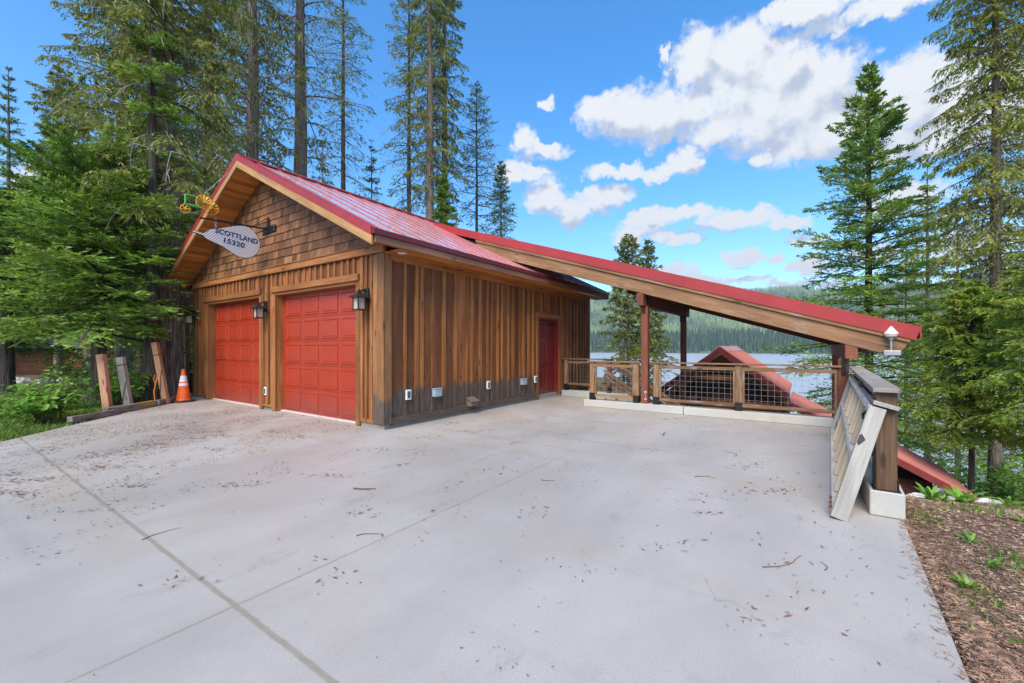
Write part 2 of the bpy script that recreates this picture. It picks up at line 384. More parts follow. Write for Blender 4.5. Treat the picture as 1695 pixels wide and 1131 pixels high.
def bark_mat(name, dark, light):
    m, nt, b = newmat(name)
    p = nd(nt, 'ShaderNodeTexCoord').outputs['Object']
    f = noise(nt, scalev(nt, p, (9, 9, .7)), 2.2, 6, .65, .4)
    f2 = noise(nt, p, 1.2, 4)
    c = ramp(nt, f, [(.33, dark), (.52, tuple((a + b_) / 2 for a, b_ in zip(dark, light))), (.68, light)])
    c = mixc(nt, mrange(nt, f2, .45, .7, 0, .5), c, tuple(x * .6 for x in light))
    lk(nt, c, b.inputs['Base Color']); b.inputs['Roughness'].default_value = .95; b.inputs['Specular IOR Level'].default_value = .1
    bump(nt, f, b, 1.0, .05); return m
M['bark'] = bark_mat('cedar_bark', (.045, .036, .030), (.34, .28, .23))
M['barkdark'] = bark_mat('dark_bark', (.025, .020, .017), (.15, .125, .10))
M['deadwood'] = simple('bleached_dead_branch', (.34, .31, .28), .9)

def water_mat():
    m, nt, b = newmat('lake_water')
    p = geo_pos(nt)
    b.inputs['Base Color'].default_value = (.34, .37, .38, 1); b.inputs['Roughness'].default_value = .42  # base lightened to paint in the sky glare on the water
    b.inputs['Specular IOR Level'].default_value = .9; b.inputs['IOR'].default_value = 1.4
    bump(nt, noise(nt, scalev(nt, p, (.5, .5, .5)), 1, 5, .6), b, .35, .25); return m
M['water'] = water_mat()

def sign_mat():
    m, nt, b = newmat('perforated_plate')
    p = nd(nt, 'ShaderNodeTexCoord').outputs['Object']
    vo = nd(nt, 'ShaderNodeTexVoronoi'); vo.inputs['Scale'].default_value = 1; vo.inputs['Randomness'].default_value = 0
    mp = nd(nt, 'ShaderNodeMapping'); mp.inputs['Rotation'].default_value = (0, R(35), 0); mp.inputs['Scale'].default_value = (34, .001, 24)
    lk(nt, p, mp.inputs[0]); lk(nt, mp.outputs[0], vo.inputs['Vector'])
    c = mixc(nt, mrange(nt, vo.outputs['Distance'], .22, .38, 0, 1), (.16, .08, .07), (.70, .70, .72))
    lk(nt, c, b.inputs['Base Color']); b.inputs['Roughness'].default_value = .4; b.inputs['Metallic'].default_value = .1
    return m
M['perforated'] = sign_mat()

# ------------------------------------------------------------------ mesh helpers
class MB:
    def __init__(s): s.v = []; s.f = []; s.t = []; s.g = []
    def add(s, vs, fs, tint=None, gc=None):
        o = len(s.v); t = random.random() if tint is None else tint
        s.v += [tuple(v) for v in vs]; s.f += [tuple(i + o for i in f) for f in fs]; s.t += [t] * len(vs)
        if gc is None: gc = [tuple(v) for v in vs]
        s.g += [tuple(q) for q in gc]
    def obox(s, c, ax, half, tint=None):
        """box at centre c with axes ax (3 unit vectors) and half sizes"""
        c = Vector(c); ax = [Vector(a) for a in ax]
        order = sorted(range(3), key=lambda i: -half[i]); off = (random.uniform(0, 40), random.uniform(0, 40), random.uniform(0, 40))
        vs = []; gs = []
        for i in (-1, 1):
            for j in (-1, 1):
                for k in (-1, 1):
                    q = (i * half[0], j * half[1], k * half[2])
                    vs.append(c + ax[0] * q[0] + ax[1] * q[1] + ax[2] * q[2])
                    gs.append((q[order[0]] + off[0], q[order[1]] + off[1], q[order[2]] + off[2]))
        fs = [(0, 1, 3, 2), (4, 6, 7, 5), (0, 4, 5, 1), (2, 3, 7, 6), (0, 2, 6, 4), (1, 5, 7, 3)]
        if ax[0].cross(ax[1]).dot(ax[2]) < 0: fs = [tuple(reversed(f)) for f in fs]
        s.add(vs, fs, tint, gs)
    def box(s, x0, x1, y0, y1, z0, z1, tint=None):
        s.obox(((x0 + x1) / 2, (y0 + y1) / 2, (z0 + z1) / 2), ((1, 0, 0), (0, 1, 0), (0, 0, 1)),
               (abs(x1 - x0) / 2, abs(y1 - y0) / 2, abs(z1 - z0) / 2), tint)
    def bar(s, a, b, w, h, up=(0, 0, 1), tint=None):
        a = Vector(a); b = Vector(b); d = (b - a); l = d.length; d.normalize()
        side = d.cross(Vector(up)); side.normalize(); u = side.cross(d)
        s.obox((a + b) / 2, (d, side, u), (l / 2, w / 2, h / 2), tint)
    def prism(s, poly, ext, tint=None):
        """poly: list of 3D points, ext: extrusion vector"""
        n = len(poly); P = [Vector(p) for p in poly]; e = Vector(ext)
        vs = P + [p + e for p in P]
        nrm = Vector((0, 0, 0))
        for i in range(n): nrm += P[i].cross(P[(i + 1) % n])
        if nrm.dot(e) > 0: P0 = tuple(reversed(range(n))); P1 = tuple(range(n, 2 * n)); sd = [(i, (i + 1) % n, (i + 1) % n + n, i + n) for i in range(n)]
        else: P0 = tuple(range(n)); P1 = tuple(reversed(range(n, 2 * n))); sd = [((i + 1) % n, i, i + n, (i + 1) % n + n) for i in range(n)]
        d = (P[1] - P[0]).normalized(); e2 = e.normalized(); d3 = d.cross(e2); o = Vector([random.uniform(0, 30) for _ in range(3)])
        s.add(vs, [P0, P1] + sd, tint, [Vector((v.dot(d), v.dot(e2), v.dot(d3))) + o for v in vs])
    def tube(s, path, rad, n=8, tint=None, cap=True):
        P = [Vector(p) for p in path]; m = len(P)
        rad = rad if isinstance(rad, (list, tuple)) else [rad] * m
        vs = []; prev = None; ln = 0; gs = []
        for i, p in enumerate(P):
            d = (P[min(i + 1, m - 1)] - P[max(i - 1, 0)]).normalized()
            if prev is None:
                a = Vector((0, 0, 1)) if abs(d.z) < .9 else Vector((1, 0, 0)); a = (a - d * a.dot(d)).normalized()
            else: a = (prev - d * prev.dot(d)).normalized()
            prev = a; b_ = d.cross(a)
            if i: ln += (P[i] - P[i - 1]).length
            for k in range(n):
                th = 2 * math.pi * k / n
                vs.append(p + (a * math.cos(th) + b_ * math.sin(th)) * rad[i]); gs.append((ln, math.cos(th) * rad[i], math.sin(th) * rad[i]))
        fs = []
        for i in range(m - 1):
            for k in range(n):
                fs.append((i * n + k, i * n + (k + 1) % n, (i + 1) * n + (k + 1) % n, (i + 1) * n + k))
        if cap: fs += [tuple(reversed(range(n))), tuple(range((m - 1) * n, m * n))]
        s.add(vs, fs, tint, gs)
    def lathe(s, prof, c=(0, 0, 0), n=20, tint=None):
        vs = []; fs = []
        for r, z in prof:
            for k in range(n):
                th = 2 * math.pi * (k + .5) / n; vs.append((c[0] + r * math.cos(th), c[1] + r * math.sin(th), c[2] + z))
        m = len(prof)
        for i in range(m - 1):
            for k in range(n): fs.append((i * n + k, i * n + (k + 1) % n, (i + 1) * n + (k + 1) % n, (i + 1) * n + k))
        fs += [tuple(reversed(range(n))), tuple(range((m - 1) * n, m * n))]
        s.add(vs, fs, tint)
    def mesh(s, name, off=(0, 0, 0)):
        me = bpy.data.meshes.new(name)
        me.from_pydata([(v[0] - off[0], v[1] - off[1], v[2] - off[2]) for v in s.v], [], s.f)
        a = me.attributes.new('tint', 'FLOAT', 'POINT'); a.data.foreach_set('value', s.t)
        a = me.attributes.new('gc', 'FLOAT_VECTOR', 'POINT'); a.data.foreach_set('vector', [c for g in s.g for c in g])
        me.update(); return me

def wloc(o):
    v = Vector((0, 0, 0))
    while o is not None: v = v + o.location; o = o.parent
    return v
def link(name, me, mat, parent=None, loc=None, bevel=0, smooth=False):
    me.materials.append(M[mat] if isinstance(mat, str) else mat)
    o = bpy.data.objects.new(name, me); C.objects.link(o)
    if parent: o.parent = parent
    if loc is not None: o.location = loc
    if smooth: me.polygons.foreach_set('use_smooth', [True] * len(me.polygons))
    if bevel:
        bv = o.modifiers.new('bevel', 'BEVEL'); bv.width = bevel; bv.segments = 2; bv.limit_method = 'ANGLE'
    return o
def part(name, mb, mat, parent, bevel=0, smooth=False, label=None):
    o = link(name, mb.mesh(name, wloc(parent)), mat, parent, None, bevel, smooth)
    if label: o['label'] = label
    return o
def thing(name, label, cat, loc=(0, 0, 0), group=None):
    o = bpy.data.objects.new(name, None); C.objects.link(o); o.location = loc; o.empty_display_size = .2
    o['label'] = label; o['category'] = cat
    if group: o['group'] = group
    return o
def single(name, mb, mat, label, cat, loc, group=None, bevel=0, smooth=False):
    o = link(name, mb.mesh(name, loc), mat, None, loc, bevel, smooth)
    o['label'] = label; o['category'] = cat
    if group: o['group'] = group
    return o
def struct(name, mb, mat, smooth=False, bevel=0):
    o = link(name, mb.mesh(name), mat, None, None, bevel, smooth); o['kind'] = 'structure'; return o
def quads(name, V, tint, nper=4):
    """V: (N,nper,3) float array -> mesh of N separate faces"""
    N = V.shape[0]; me = bpy.data.meshes.new(name)
    me.vertices.add(N * nper); me.vertices.foreach_set('co', V.reshape(-1).astype(np.float32))
    me.loops.add(N * nper); me.loops.foreach_set('vertex_index', np.arange(N * nper, dtype=np.int32))
    me.polygons.add(N); me.polygons.foreach_set('loop_start', np.arange(0, N * nper, nper, dtype=np.int32))
    me.polygons.foreach_set('loop_total', np.full(N, nper, dtype=np.int32))
    a = me.attributes.new('tint', 'FLOAT', 'POINT'); a.data.foreach_set('value', np.repeat(tint, nper).astype(np.float32))
    me.update(calc_edges=True); me.validate(); return me
def indexed(name, V, F, tint=None):
    me = bpy.data.meshes.new(name); k = F.shape[1]
    me.vertices.add(len(V)); me.vertices.foreach_set('co', V.reshape(-1).astype(np.float32))
    me.loops.add(F.size); me.loops.foreach_set('vertex_index', F.reshape(-1).astype(np.int32))
    me.polygons.add(len(F)); me.polygons.foreach_set('loop_start', np.arange(0, F.size, k, dtype=np.int32))
    me.polygons.foreach_set('loop_total', np.full(len(F), k, dtype=np.int32))
    if tint is not None:
        a = me.attributes.new('tint', 'FLOAT', 'POINT'); a.data.foreach_set('value', tint.astype(np.float32))
    me.update(calc_edges=True); return me

# ------------------------------------------------------------------ terrain
def sstep(a, b, x):
    t = np.clip((x - a) / (b - a), 0, 1); return t * t * (3 - 2 * t)
def hgt(x, y):
    x = np.asarray(x, float); y = np.asarray(y, float)
    q = .966 * x + .257 * np.minimum(y, 0)
    zr = -.31 * np.maximum(0, q + 1.2) * sstep(-1.6, 1.5, q)
    zr = np.where(q < 8, zr, -.31 * 9.2 - .255 * (q - 8))
    zl = -.04 * np.maximum(0, x) - .012 * np.maximum(0, y - 6)
    m = sstep(3, 9, y) * (1 - sstep(30, 70, x))
    z = zr * (1 - m) + zl * m
    r = np.hypot(x, y)
    n = .5 * np.sin(x * .9 + y * .4) * np.cos(y * .7 - x * .3) + .3 * np.sin(x * 2.3 + 1) * np.cos(y * 2.9)
    z = z + n * .09 * sstep(2, 12, r) - .07
    side = sstep(-6.3, -7.5, y) + 0 * x
    z = z + .03 * np.sin(x * 5.1 + y * 3) * side
    return np.maximum(z, -15.5)
def h1(x, y): return float(hgt(x, y))
def build_ground():
    rr = np.concatenate([np.linspace(0, 24, 97), 24 * np.power(1300 / 24, np.linspace(0, 1, 60))[1:]])
    th = np.linspace(0, 2 * np.pi, 241)[:-1]
    RR, TH = np.meshgrid(rr, th, indexing='ij')
    X = RR * np.cos(TH) + 1; Y = RR * np.sin(TH) - 4
    Z = hgt(X, Y)
    # under the driveway and the buildings the ground is held below the slab
    V = np.stack([X, Y, Z], -1).reshape(-1, 3)
    inside = (V[:, 1] < .1) & (V[:, 1] > -6.1) & (V[:, 0] > -9) & (V[:, 0] < 4.6)
    V[inside, 2] -= .3
    n, k = RR.shape; i = np.arange(n - 1)[:, None] * k; j = np.arange(k)[None, :]
    F = np.stack([i + j, i + k + j, i + k + (j + 1) % k, i + (j + 1) % k], -1).reshape(-1, 4)
    me = indexed('ground', V, F); o = link('ground', me, 'ground', smooth=True); o['kind'] = 'structure'
build_ground()
mb = MB()
n = 96; mb.add([(1150 * math.cos(2 * math.pi * k / n) + 150, 1150 * math.sin(2 * math.pi * k / n), -14) for k in range(n)], [tuple(range(n))])
struct('lake', mb, 'water')

def polar(az, r):
    """azimuth to the right of the view axis, distance from the camera point"""
    f = np.cos(az) * r; s = np.sin(az) * r
    return CAMX + f * FWD[0] + s * RGT[0], CAMY + f * FWD[1] + s * RGT[1]
def far_h(az, r):
    w = 60 * np.sin(az * 9 + 1) + 30 * np.sin(az * 23)
    rr = r - w * .25
    a = np.clip((rr - 1065) / 160, 0, 1) * 34
    crest = 272 + 22 * np.sin(az * 5 + .6) + 12 * np.sin(az * 13 + 2) + 7 * np.sin(az * 31)
    b = sstep(1150, 2650, rr) * crest
    rid = 14 * np.sin(az * 40 + r * .004) * sstep(1250, 1700, r)
    return -16 + a + b + rid
def build_hills():
    az = np.linspace(R(-62), R(75), 260); r = np.linspace(1040, 3600, 90)
    A, RR = np.meshgrid(az, r, indexing='ij'); X, Y = polar(A, RR); Z = far_h(A, RR)
    V = np.stack([X, Y, Z], -1).reshape(-1, 3); n, k = A.shape
    i = np.arange(n - 1)[:, None] * k; j = np.arange(k - 1)[None, :]
    F = np.stack([i + j, i + j + 1, i + k + j + 1, i + k + j], -1).reshape(-1, 4)
    m = simple('hill_soil', (.09, .12, .05), .95, 0, .3, .01, 0, .1); M['hill'] = m
    o = link('hills', indexed('hills', V, F), 'hill', smooth=True); o['kind'] = 'structure'
build_hills()
def cone_forest(name, P, H, W, tint, mat, seed):
    """many small conifers: three ragged stacked skirts each"""
    rng = np.random.default_rng(seed); N = len(P); K = 5
    lay = [(.02, 1.0, .52), (.30, .74, .76), (.55, .46, 1.0)]
    Vs = []; T = []
    for z0, w, z1 in lay:
        a0 = rng.uniform(0, 2 * np.pi, N)
        ring = []
        for k in range(K):
            th = a0 + 2 * np.pi * k / K; rr = W * w * rng.uniform(.7, 1.2, N)
            ring.append(np.stack([P[:, 0] + rr * np.cos(th), P[:, 1] + rr * np.sin(th), P[:, 2] + H * (z0 + rng.uniform(-.03, .03, N))], -1))
        top = np.stack([P[:, 0], P[:, 1], P[:, 2] + H * z1], -1)
        for k in range(K):
            Vs.append(np.stack([ring[k], ring[(k + 1) % K], top], 1)); T.append(np.clip(tint + rng.uniform(-.12, .12, N), 0, 1))
    me = quads(name, np.concatenate(Vs), np.concatenate(T), 3)
    o = link(name, me, mat); o['kind'] = 'stuff'; o['category'] = 'forest'; return o
def build_far():
    rng = np.random.default_rng(7)
    N = 7000; az = rng.uniform(R(-20), R(62), N); r = 1078 + rng.uniform(0, 1, N) ** 1.0 * 190 + 15 * np.sin(az * 9 + 1)
    x, y = polar(az, r); z = far_h(az, r); H = rng.uniform(15, 33, N)
    o = cone_forest('far_shore_forest', np.stack([x, y, z], -1), H, H * rng.uniform(.11, .17, N), rng.uniform(0, 1, N), 'farforest', 1)
    o['label'] = 'conifer forest along the far shore of the lake, painted dark for shade'
    N = 20000; az = rng.uniform(R(-20), R(62), N); r = 1250 + rng.uniform(0, 1, N) ** .9 * 1500
    x, y = polar(az, r); z = far_h(az, r); H = rng.uniform(16, 32, N)
    t = np.clip(.5 + .35 * np.sin(az * 37 + r * .01) + rng.normal(0, .22, N), 0, 1)
    o = cone_forest('hillside_forest', np.stack([x, y, z - 1], -1), H, H * rng.uniform(.13, .22, N), t, 'hillforest', 2)
    o['label'] = 'green conifers covering the hill across the lake, painted pale for sun and haze'
build_far()

# ------------------------------------------------------------------ driveway
EDGE = [(4.75, -6.42), (0.0, -6.222), (-2.0, -6.135), (-14, -5.6), (-26, -9), (-26, -22), (-40, -22), (-40, -6), (-12, -4.2), (-5.4, 1.9), (-3.653, 3.762), (-3.05, 4.46), (-2.493, 5.068), (-1.6, 6.05), (-.545, 6.983), (-.25, 7.3), (-.2, 8.2), (.1, 8.2), (.1, .1), (5.9, .1), (6.0, 0), (6.0, -1.5), (4.75, -1.5)]
mb = MB(); mb.prism([(x, y, -.35) for x, y in EDGE], (0, 0, .35)); struct('driveway', mb, 'slab')
mb = MB(); mb.box(4.55, 4.75, -6.4, -1.4, -3.6, -.36); mb.box(4.76, 6.1, -1.7, -1.5, -3.4, -.36)
mb.box(-.1, 4.54, -6.5, -6.25, -3.0, -.36); mb.box(6.02, 6.2, -1.6, 0, -3.4, -.36)
struct('retaining_wall', mb, 'foundation')

# ------------------------------------------------------------------ garage
G = thing('garage', 'detached two-door garage with cedar batten siding and red metal gable roof', 'garage', (3.94, 3.86, 0))
W, D, EZ = 7.72, 7.88, 2.87     # width along y, depth along x, eave wall height
RY, RZ, P = 3.93, 5.24, .5       # ridge y, ridge top z, pitch
OV = .55
# foundation
mb = MB(); mb.box(.004, D - .02, .004, .12, -3.4, .10); mb.box(.004, .16, .121, .7, -.3, .08); mb.box(.03, .16, 3.5, 4.14, -.3, .05); mb.box(.03, .16, 6.92, W, -.3, .05)
mb.box(.1, D - .05, W - .15, W - .03, -1, .1); mb.box(D - .2, D - .05, .1, W, -3.4, .1)
part('foundation', mb, 'foundation', G)
OPN = [(.717, 3.47), (4.154, 6.904)]; OT = 2.42
# front wall core boards
mb = MB()
def vboards(mb, fixed, axis, a0, a1, z0, z1, th=.02, w=.2):
    a = a0
    while a < a1 - .01:
        b_ = min(a + w * random.uniform(.8, 1.2), a1)
        if a1 - b_ < .06: b_ = a1
        if axis == 'y': mb.box(fixed, fixed + th, a, b_ - .002, z0, z1)
        else: mb.box(a, b_ - .002, fixed, fixed + th, z0, z1)
        a = b_
for a, b_ in ((0.02, OPN[0][0]), (OPN[0][1], OPN[1][0]), (OPN[1][1], W)): vboards(mb, 0.0, 'y', a, b_, .07, 2.86)
for a, b_ in OPN: vboards(mb, 0.0, 'y', a, b_, OT + .02, 2.86)
part('front_siding', mb, 'siding', G)
bw = .028
ys = [.30, .44, .56]
y = .78
while y < W - .1: ys.append(y); y += random.choice([.17, .2, .23, .19])
for y in ys:
    inopen = any(a - .12 < y < b_ + .12 for a, b_ in OPN)
    z0 = 2.60 if inopen else .10
    w = random.uniform(.045, .07)
    mb = MB(); mb.box(-bw + .001, -.001, y - w / 2, y + w / 2, z0, 2.868)
    part('front_batten', mb, 'trim', G)
# trims
def trimpart(name, boxes, mat='trim', bevel=.004, parent=G, label=None):
    for b_ in boxes:
        mb = MB(); mb.box(*b_); o = part(name, mb, mat, parent, bevel, label=label)
    return o
trimpart('belly_band', [(-.07, .0, -.06, W + .04, 2.875, 2.995)])
trimpart('belly_band_ledge', [(-.085, .0, -.07, W + .05, 2.997, 3.02)])
trimpart('door_header', [(-.06, -.001, OPN[0][0] - .09, OPN[0][1] + .14, 2.475, 2.59)])
trimpart('door_header', [(-.06, -.001, OPN[1][0] - .09, OPN[1][1] + .2, 2.475, 2.59)])
for a, b_ in OPN:
    trimpart('door_casing', [(-.03, .19, b_, b_ + .14, .01, 2.474), (-.03, .19, a - .115, a, .01, 2.474)])
    trimpart('door_head_jamb', [(-.02, .19, a, b_, OT, 2.474)])
trimpart('foot_board', [(-.022, -.002, .06, .59, .08, .14), (-.022, -.002, 3.62, 4.03, .07, .12), (-.022, -.002, 7.06, W, .07, .12)])
trimpart('corner_post', [(-.045, .0, -.04, .135, .09, 2.87), (-.03, .0, .136, .25, .09, 2.86)], 'trim_low')
trimpart('corner_post', [(-.045, .0, W - .13, W + .03, .09, 2.87)])
# garage doors
def garage_door(a, b_):
    x = .15
    mb = MB(); rows = 5; rh = (OT - .02) / rows
    for r in range(rows): mb.box(x, x + .05, a + .005, b_ - .005, .02 + r * rh + .0025, .02 + (r + 1) * rh - .0025, .5)
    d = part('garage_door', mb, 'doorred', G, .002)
    ncol = 4; mrg = .145; cw = (b_ - a - 2 * mrg + .105) / ncol
    for r in range(rows):
        pm = MB()
        for c_ in range(ncol):
            y0 = a + mrg + c_ * cw; y1 = y0 + cw - .105; z0 = .02 + r * rh + .045; z1 = .02 + (r + 1) * rh - .055
            # moulded raised panel: frame groove then pillow
            def loop(i, xx): return [(xx, y0 + i, z0 + i), (xx, y1 - i, z0 + i), (xx, y1 - i, z1 - i), (xx, y0 + i, z1 - i)]
            L0 = loop(0, x - .001); L1 = loop(.006, x - .016); L2 = loop(.024, x - .016); L3 = loop(.034, x - .004); L4 = loop(.052, x - .013)
            vs = L0 + L1 + L2 + L3 + L4; fs = []
            for l in range(4):
                for k in range(4): fs.append((l * 4 + (k + 1) % 4, l * 4 + k, (l + 1) * 4 + k, (l + 1) * 4 + (k + 1) % 4))
            fs.append((19, 18, 17, 16)); pm.add(vs, fs, .5)
        part('door_panel', pm, 'doorred', d)
    trimpart('weather_seal', [(x - .06, x + .04, a + .002, b_ - .002, .003, .02)], 'threshold', 0, d)
for a, b_ in OPN: garage_door(a, b_)
# gable with cedar shingles
mb = MB()
row = 0; z = 3.02; ex = .165
def yspan(z):  # inside width of the gable under the roof at height z
    half = (RZ - .23 - z) / P
    return max(RY - half, -.02), min(RY + half, W + .02)
while z < 5.0:
    y0, y1 = yspan(z + .02)
    y = y0 + random.uniform(-.1, 0)
    while y < y1:
        w = random.uniform(.09, .19)
        ya, yb = max(y, y0), min(y + w - .003, y1)
        if yb - ya > .015:
            zb = z + random.uniform(-.004, .004)
            lean = .012
            zt0 = min(zb + ex + .02, RZ - .22 - abs(ya - RY) * P); zt1 = min(zb + ex + .02, RZ - .22 - abs(yb - RY) * P)
            o = random.uniform(0, 30)
            vs = [(-.034, ya, zb), (-.034, yb, zb), (-.014, yb, zt1), (-.014, ya, zt0), (-.002, ya, zb), (-.002, yb, zb), (-.001, yb, zt1), (-.001, ya, zt0)]
            mb.add(vs, [(0, 3, 2, 1), (4, 5, 6, 7), (0, 1, 5, 4), (1, 2, 6, 5), (2, 3, 7, 6), (3, 0, 4, 7)], None, [(v[2] * .8 + o, v[1] + o, v[0]) for v in vs])
        y += w
    z += ex; row += 1
part('gable_shingles', mb, 'shingle', G)
mb = MB(); mb.prism([(.0, 0, 2.87), (.0, W, 2.87), (.0, W, 3.1), (.0, RY, 5.05), (.0, 0, 3.1)], (.1, 0, 0)); part('gable_wall', mb, 'darkwall', G)
# side wall (facing -y)
mb = MB()
DX0, DX1 = 4.79, 5.86
def sboards(x0, x1, z0, z1): vboards(mb, 0.0, 'x', x0, x1, z0, z1, .02, .21)
sboards(.0, DX0, .13, 2.87); sboards(DX1, D, .02, 2.87); sboards(DX0, DX1, 2.10, 2.87)
part('side_siding', mb, 'siding_low', G)
# battens measured along the wall
bx = [.42, .68, .80, 1.06, 1.36, 1.68, 2.03, 2.17, 2.45, 2.70, 2.84, 3.06, 3.22, 3.47, 3.66, 3.95, 4.10, 4.33, 4.55]
for x in bx:
    w = random.choice([.05, .06, .075, .09])
    o_ = MB(); o_.box(x - w / 2, x + w / 2, -.026, -.001, .19, 2.76)
    part('batten', o_, 'batten_low', G)
for x in (4.98, 5.16, 5.34, 5.52, 5.70):
    o_ = MB(); o_.box(x - .03, x + .03, -.026, -.001, 2.22, 2.76); part('batten', o_, 'batten_low', G)
for x in (6.05, 6.18, 6.44, 6.62, 6.86, 7.05, 7.28, 7.46, 7.66):
    o_ = MB(); o_.box(x - .035, x + .035, -.026, -.001, .1, 2.76); part('batten', o_, 'trim', G)
trimpart('corner_post', [(.001, .115, -.045, -.001, .09, 2.87)], 'trim_low')
trimpart('corner_post', [(D - .11, D + .02, -.045, -.001, .02, 2.87)])
trimpart('frieze_board', [(.116, D - .111, -.034, -.001, 2.765, 2.90)])
trimpart('skirt_board', [(.116, DX0 - .09, -.034, -.001, .055, .185)], 'trim_low')
trimpart('side_door_casing', [(DX0 - .085, DX0, -.04, .12, .02, 2.10), (DX1, DX1 + .10, -.04, .12, .02, 2.10)])
trimpart('side_door_header', [(DX0 - .11, DX1 + .13, -.05, .12, 2.102, 2.215)])
trimpart('side_door_jamb', [(DX0 + .001, DX0 + .04, -.02, .13, .02, 2.098), (DX1 - .04, DX1 - .001, -.02, .13, .02, 2.098), (DX0 + .041, DX1 - .041, -.02, .13, 2.055, 2.098)], 'sidedoor', .002)
def side_door():
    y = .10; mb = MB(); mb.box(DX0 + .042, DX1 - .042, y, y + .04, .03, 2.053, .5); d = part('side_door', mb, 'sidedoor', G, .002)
    xm = (DX0 + DX1) / 2
    pm = MB()
    for z0, z1 in ((.2, .78), (.95, 1.62), (1.74, 1.95)):
        for x0, x1 in ((DX0 + .15, xm - .05), (xm + .05, DX1 - .15)):
            def loop(i, yy): return [(x0 + i, yy, z0 + i), (x1 - i, yy, z0 + i), (x1 - i, yy, z1 - i), (x0 + i, yy, z1 - i)]
            vs = loop(0, y - .001) + loop(.012, y - .012) + loop(.03, y - .003) + loop(.05, y - .011); fs = []
            for l in range(3):
                for k in range(4): fs.append((l * 4 + k, l * 4 + (k + 1) % 4, (l + 1) * 4 + (k + 1) % 4, (l + 1) * 4 + k))
            fs.append((12, 13, 14, 15)); pm.add(vs, fs, .5)
    part('door_panel', pm, 'sidedoor', d)
    km = MB(); km.tube([(DX0 + .11, y - .001, 1.0), (DX0 + .11, y - .05, 1.0)], [.03, .012], 12); km.tube([(DX0 + .11, y - .045, 1.0), (DX0 + .11, y - .06, 1.0), (DX0 + .11, y - .085, 1.0)], [.02, .03, .018], 12)
    part('door_knob', km, 'darkmetal', d, smooth=True)
side_door()
trimpart('door_sill', [(DX0, DX1, -.05, .14, .004, .028)], 'silver', .003)
mb = MB(); mb.box(D - .02, D, .02, W, 0, 2.9); mb.box(.1, D, W - .02, W, 0, 2.9); mb.prism([(D, 0, 2.9), (D, W, 2.9), (D, RY, 5.0)], (-.05, 0, 0)); part('rear_siding', mb, 'siding', G)
# roof
XB = D + .55
def rz(y, off=0): return RZ + off - abs(y - RY) * P
EY, EL = -.42, 8.30
sl = math.sqrt(1 + P * P); nR = Vector((0, -P, 1)).normalized(); nL = Vector((0, P, 1)).normalized()
roof = MB()
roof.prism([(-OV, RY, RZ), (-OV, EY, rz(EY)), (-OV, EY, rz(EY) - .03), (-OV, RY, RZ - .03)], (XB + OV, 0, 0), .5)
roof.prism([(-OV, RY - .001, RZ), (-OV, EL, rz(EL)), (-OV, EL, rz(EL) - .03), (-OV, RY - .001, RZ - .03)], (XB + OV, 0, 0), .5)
roofo = part('roof', roof, 'redmetal_sheen', G)
seam = MB(); x = -.24
SEAMX = []
while x < XB - .1: SEAMX.append(x); x += .43
for x in SEAMX:
    seam.bar((x, RY - .05, rz(RY - .05) + .018), (x, EY + .01, rz(EY + .01) + .006), .016, .014, (0, 0, 1), .5)
    seam.bar((x, RY + .05, rz(RY + .05) + .018), (x, EL - .01, rz(EL - .01) + .018), .022, .035, (0, 0, 1), .5)
    for o_ in ():
        seam.bar((x + o_, RY - .05, rz(RY - .05) + .003), (x + o_, EY + .01, rz(EY + .01) + .003), .012, .003, (0, 0, 1), .5)
part('roof_seams', seam, 'redseam', roofo)
rc = MB()
for s_ in (-1, 1): rc.prism([(-OV - .02, RY, RZ + .055), (-OV - .02, RY + s_ * .17, RZ + .055 - .17 * P), (-OV - .02, RY + s_ * .17, RZ + .03 - .17 * P), (-OV - .02, RY, RZ + .03)], (XB + OV + .04, 0, 0), .5)
part('ridge_cap', rc, 'redtrim', roofo)
# red rake flashing and golden barge boards (front)
for nm, (ya, yb) in (('right', (RY, EY - .0)), ('left', (RY, EL))):
    for xa, wd in ((-OV - .022, .021), (XB + .001, .021)):
        fm = MB(); fm.prism([(xa, ya, rz(ya) + .03), (xa, yb, rz(yb) + .03), (xa, yb, rz(yb) - .085), (xa, ya, rz(ya) - .085)], (wd, 0, 0), .5); part('rake_flashing', fm, 'redtrim', roofo)
        bm_ = MB(); bm_.prism([(xa + .006, ya, rz(ya) - .087), (xa + .006, yb, rz(yb) - .087), (xa + .006, yb, rz(yb) - .225), (xa + .006, ya, rz(ya) - .225)], (.038 if xa < 0 else .03, 0, 0), .5)
        bm_.g = [(v[1], v[2] + v[1] * P * (1 if nm == 'left' else -1), v[0]) for v in bm_.v]
        part('barge_board', bm_, 'golden', G, .003)
# top cover flashing along the rake
for s_ in (-1, 1):
    fm = MB(); ye = EY if s_ < 0 else EL
    fm.prism([(-OV - .02, RY, RZ + .032), (-OV - .02, ye, rz(ye) + .032), (-OV - .02, ye, rz(ye) + .012), (-OV - .02, RY, RZ + .012)], (.16, 0, 0), .5)
    part('rake_flashing', fm, 'redtrim', roofo)
# eave fascia and drip edge
trimpart('eave_fascia', [(-OV + .04, XB, EY - .035, EY + .005, rz(EY) - .185, rz(EY) - .075)], 'fascia')
trimpart('eave_fascia', [(-OV + .04, XB, EL - .005, EL + .035, rz(EL) - .185, rz(EL) - .075)], 'golden')
trimpart('drip_edge', [(-OV - .01, XB + .01, EY - .06, EY - .001, rz(EY) - .072, rz(EY) + .012)], 'maroon', .002, roofo)
trimpart('drip_edge', [(-OV - .01, XB + .01, EL + .001, EL + .05, rz(EL) - .072, rz(EL) + .012)], 'maroon', .002, roofo)
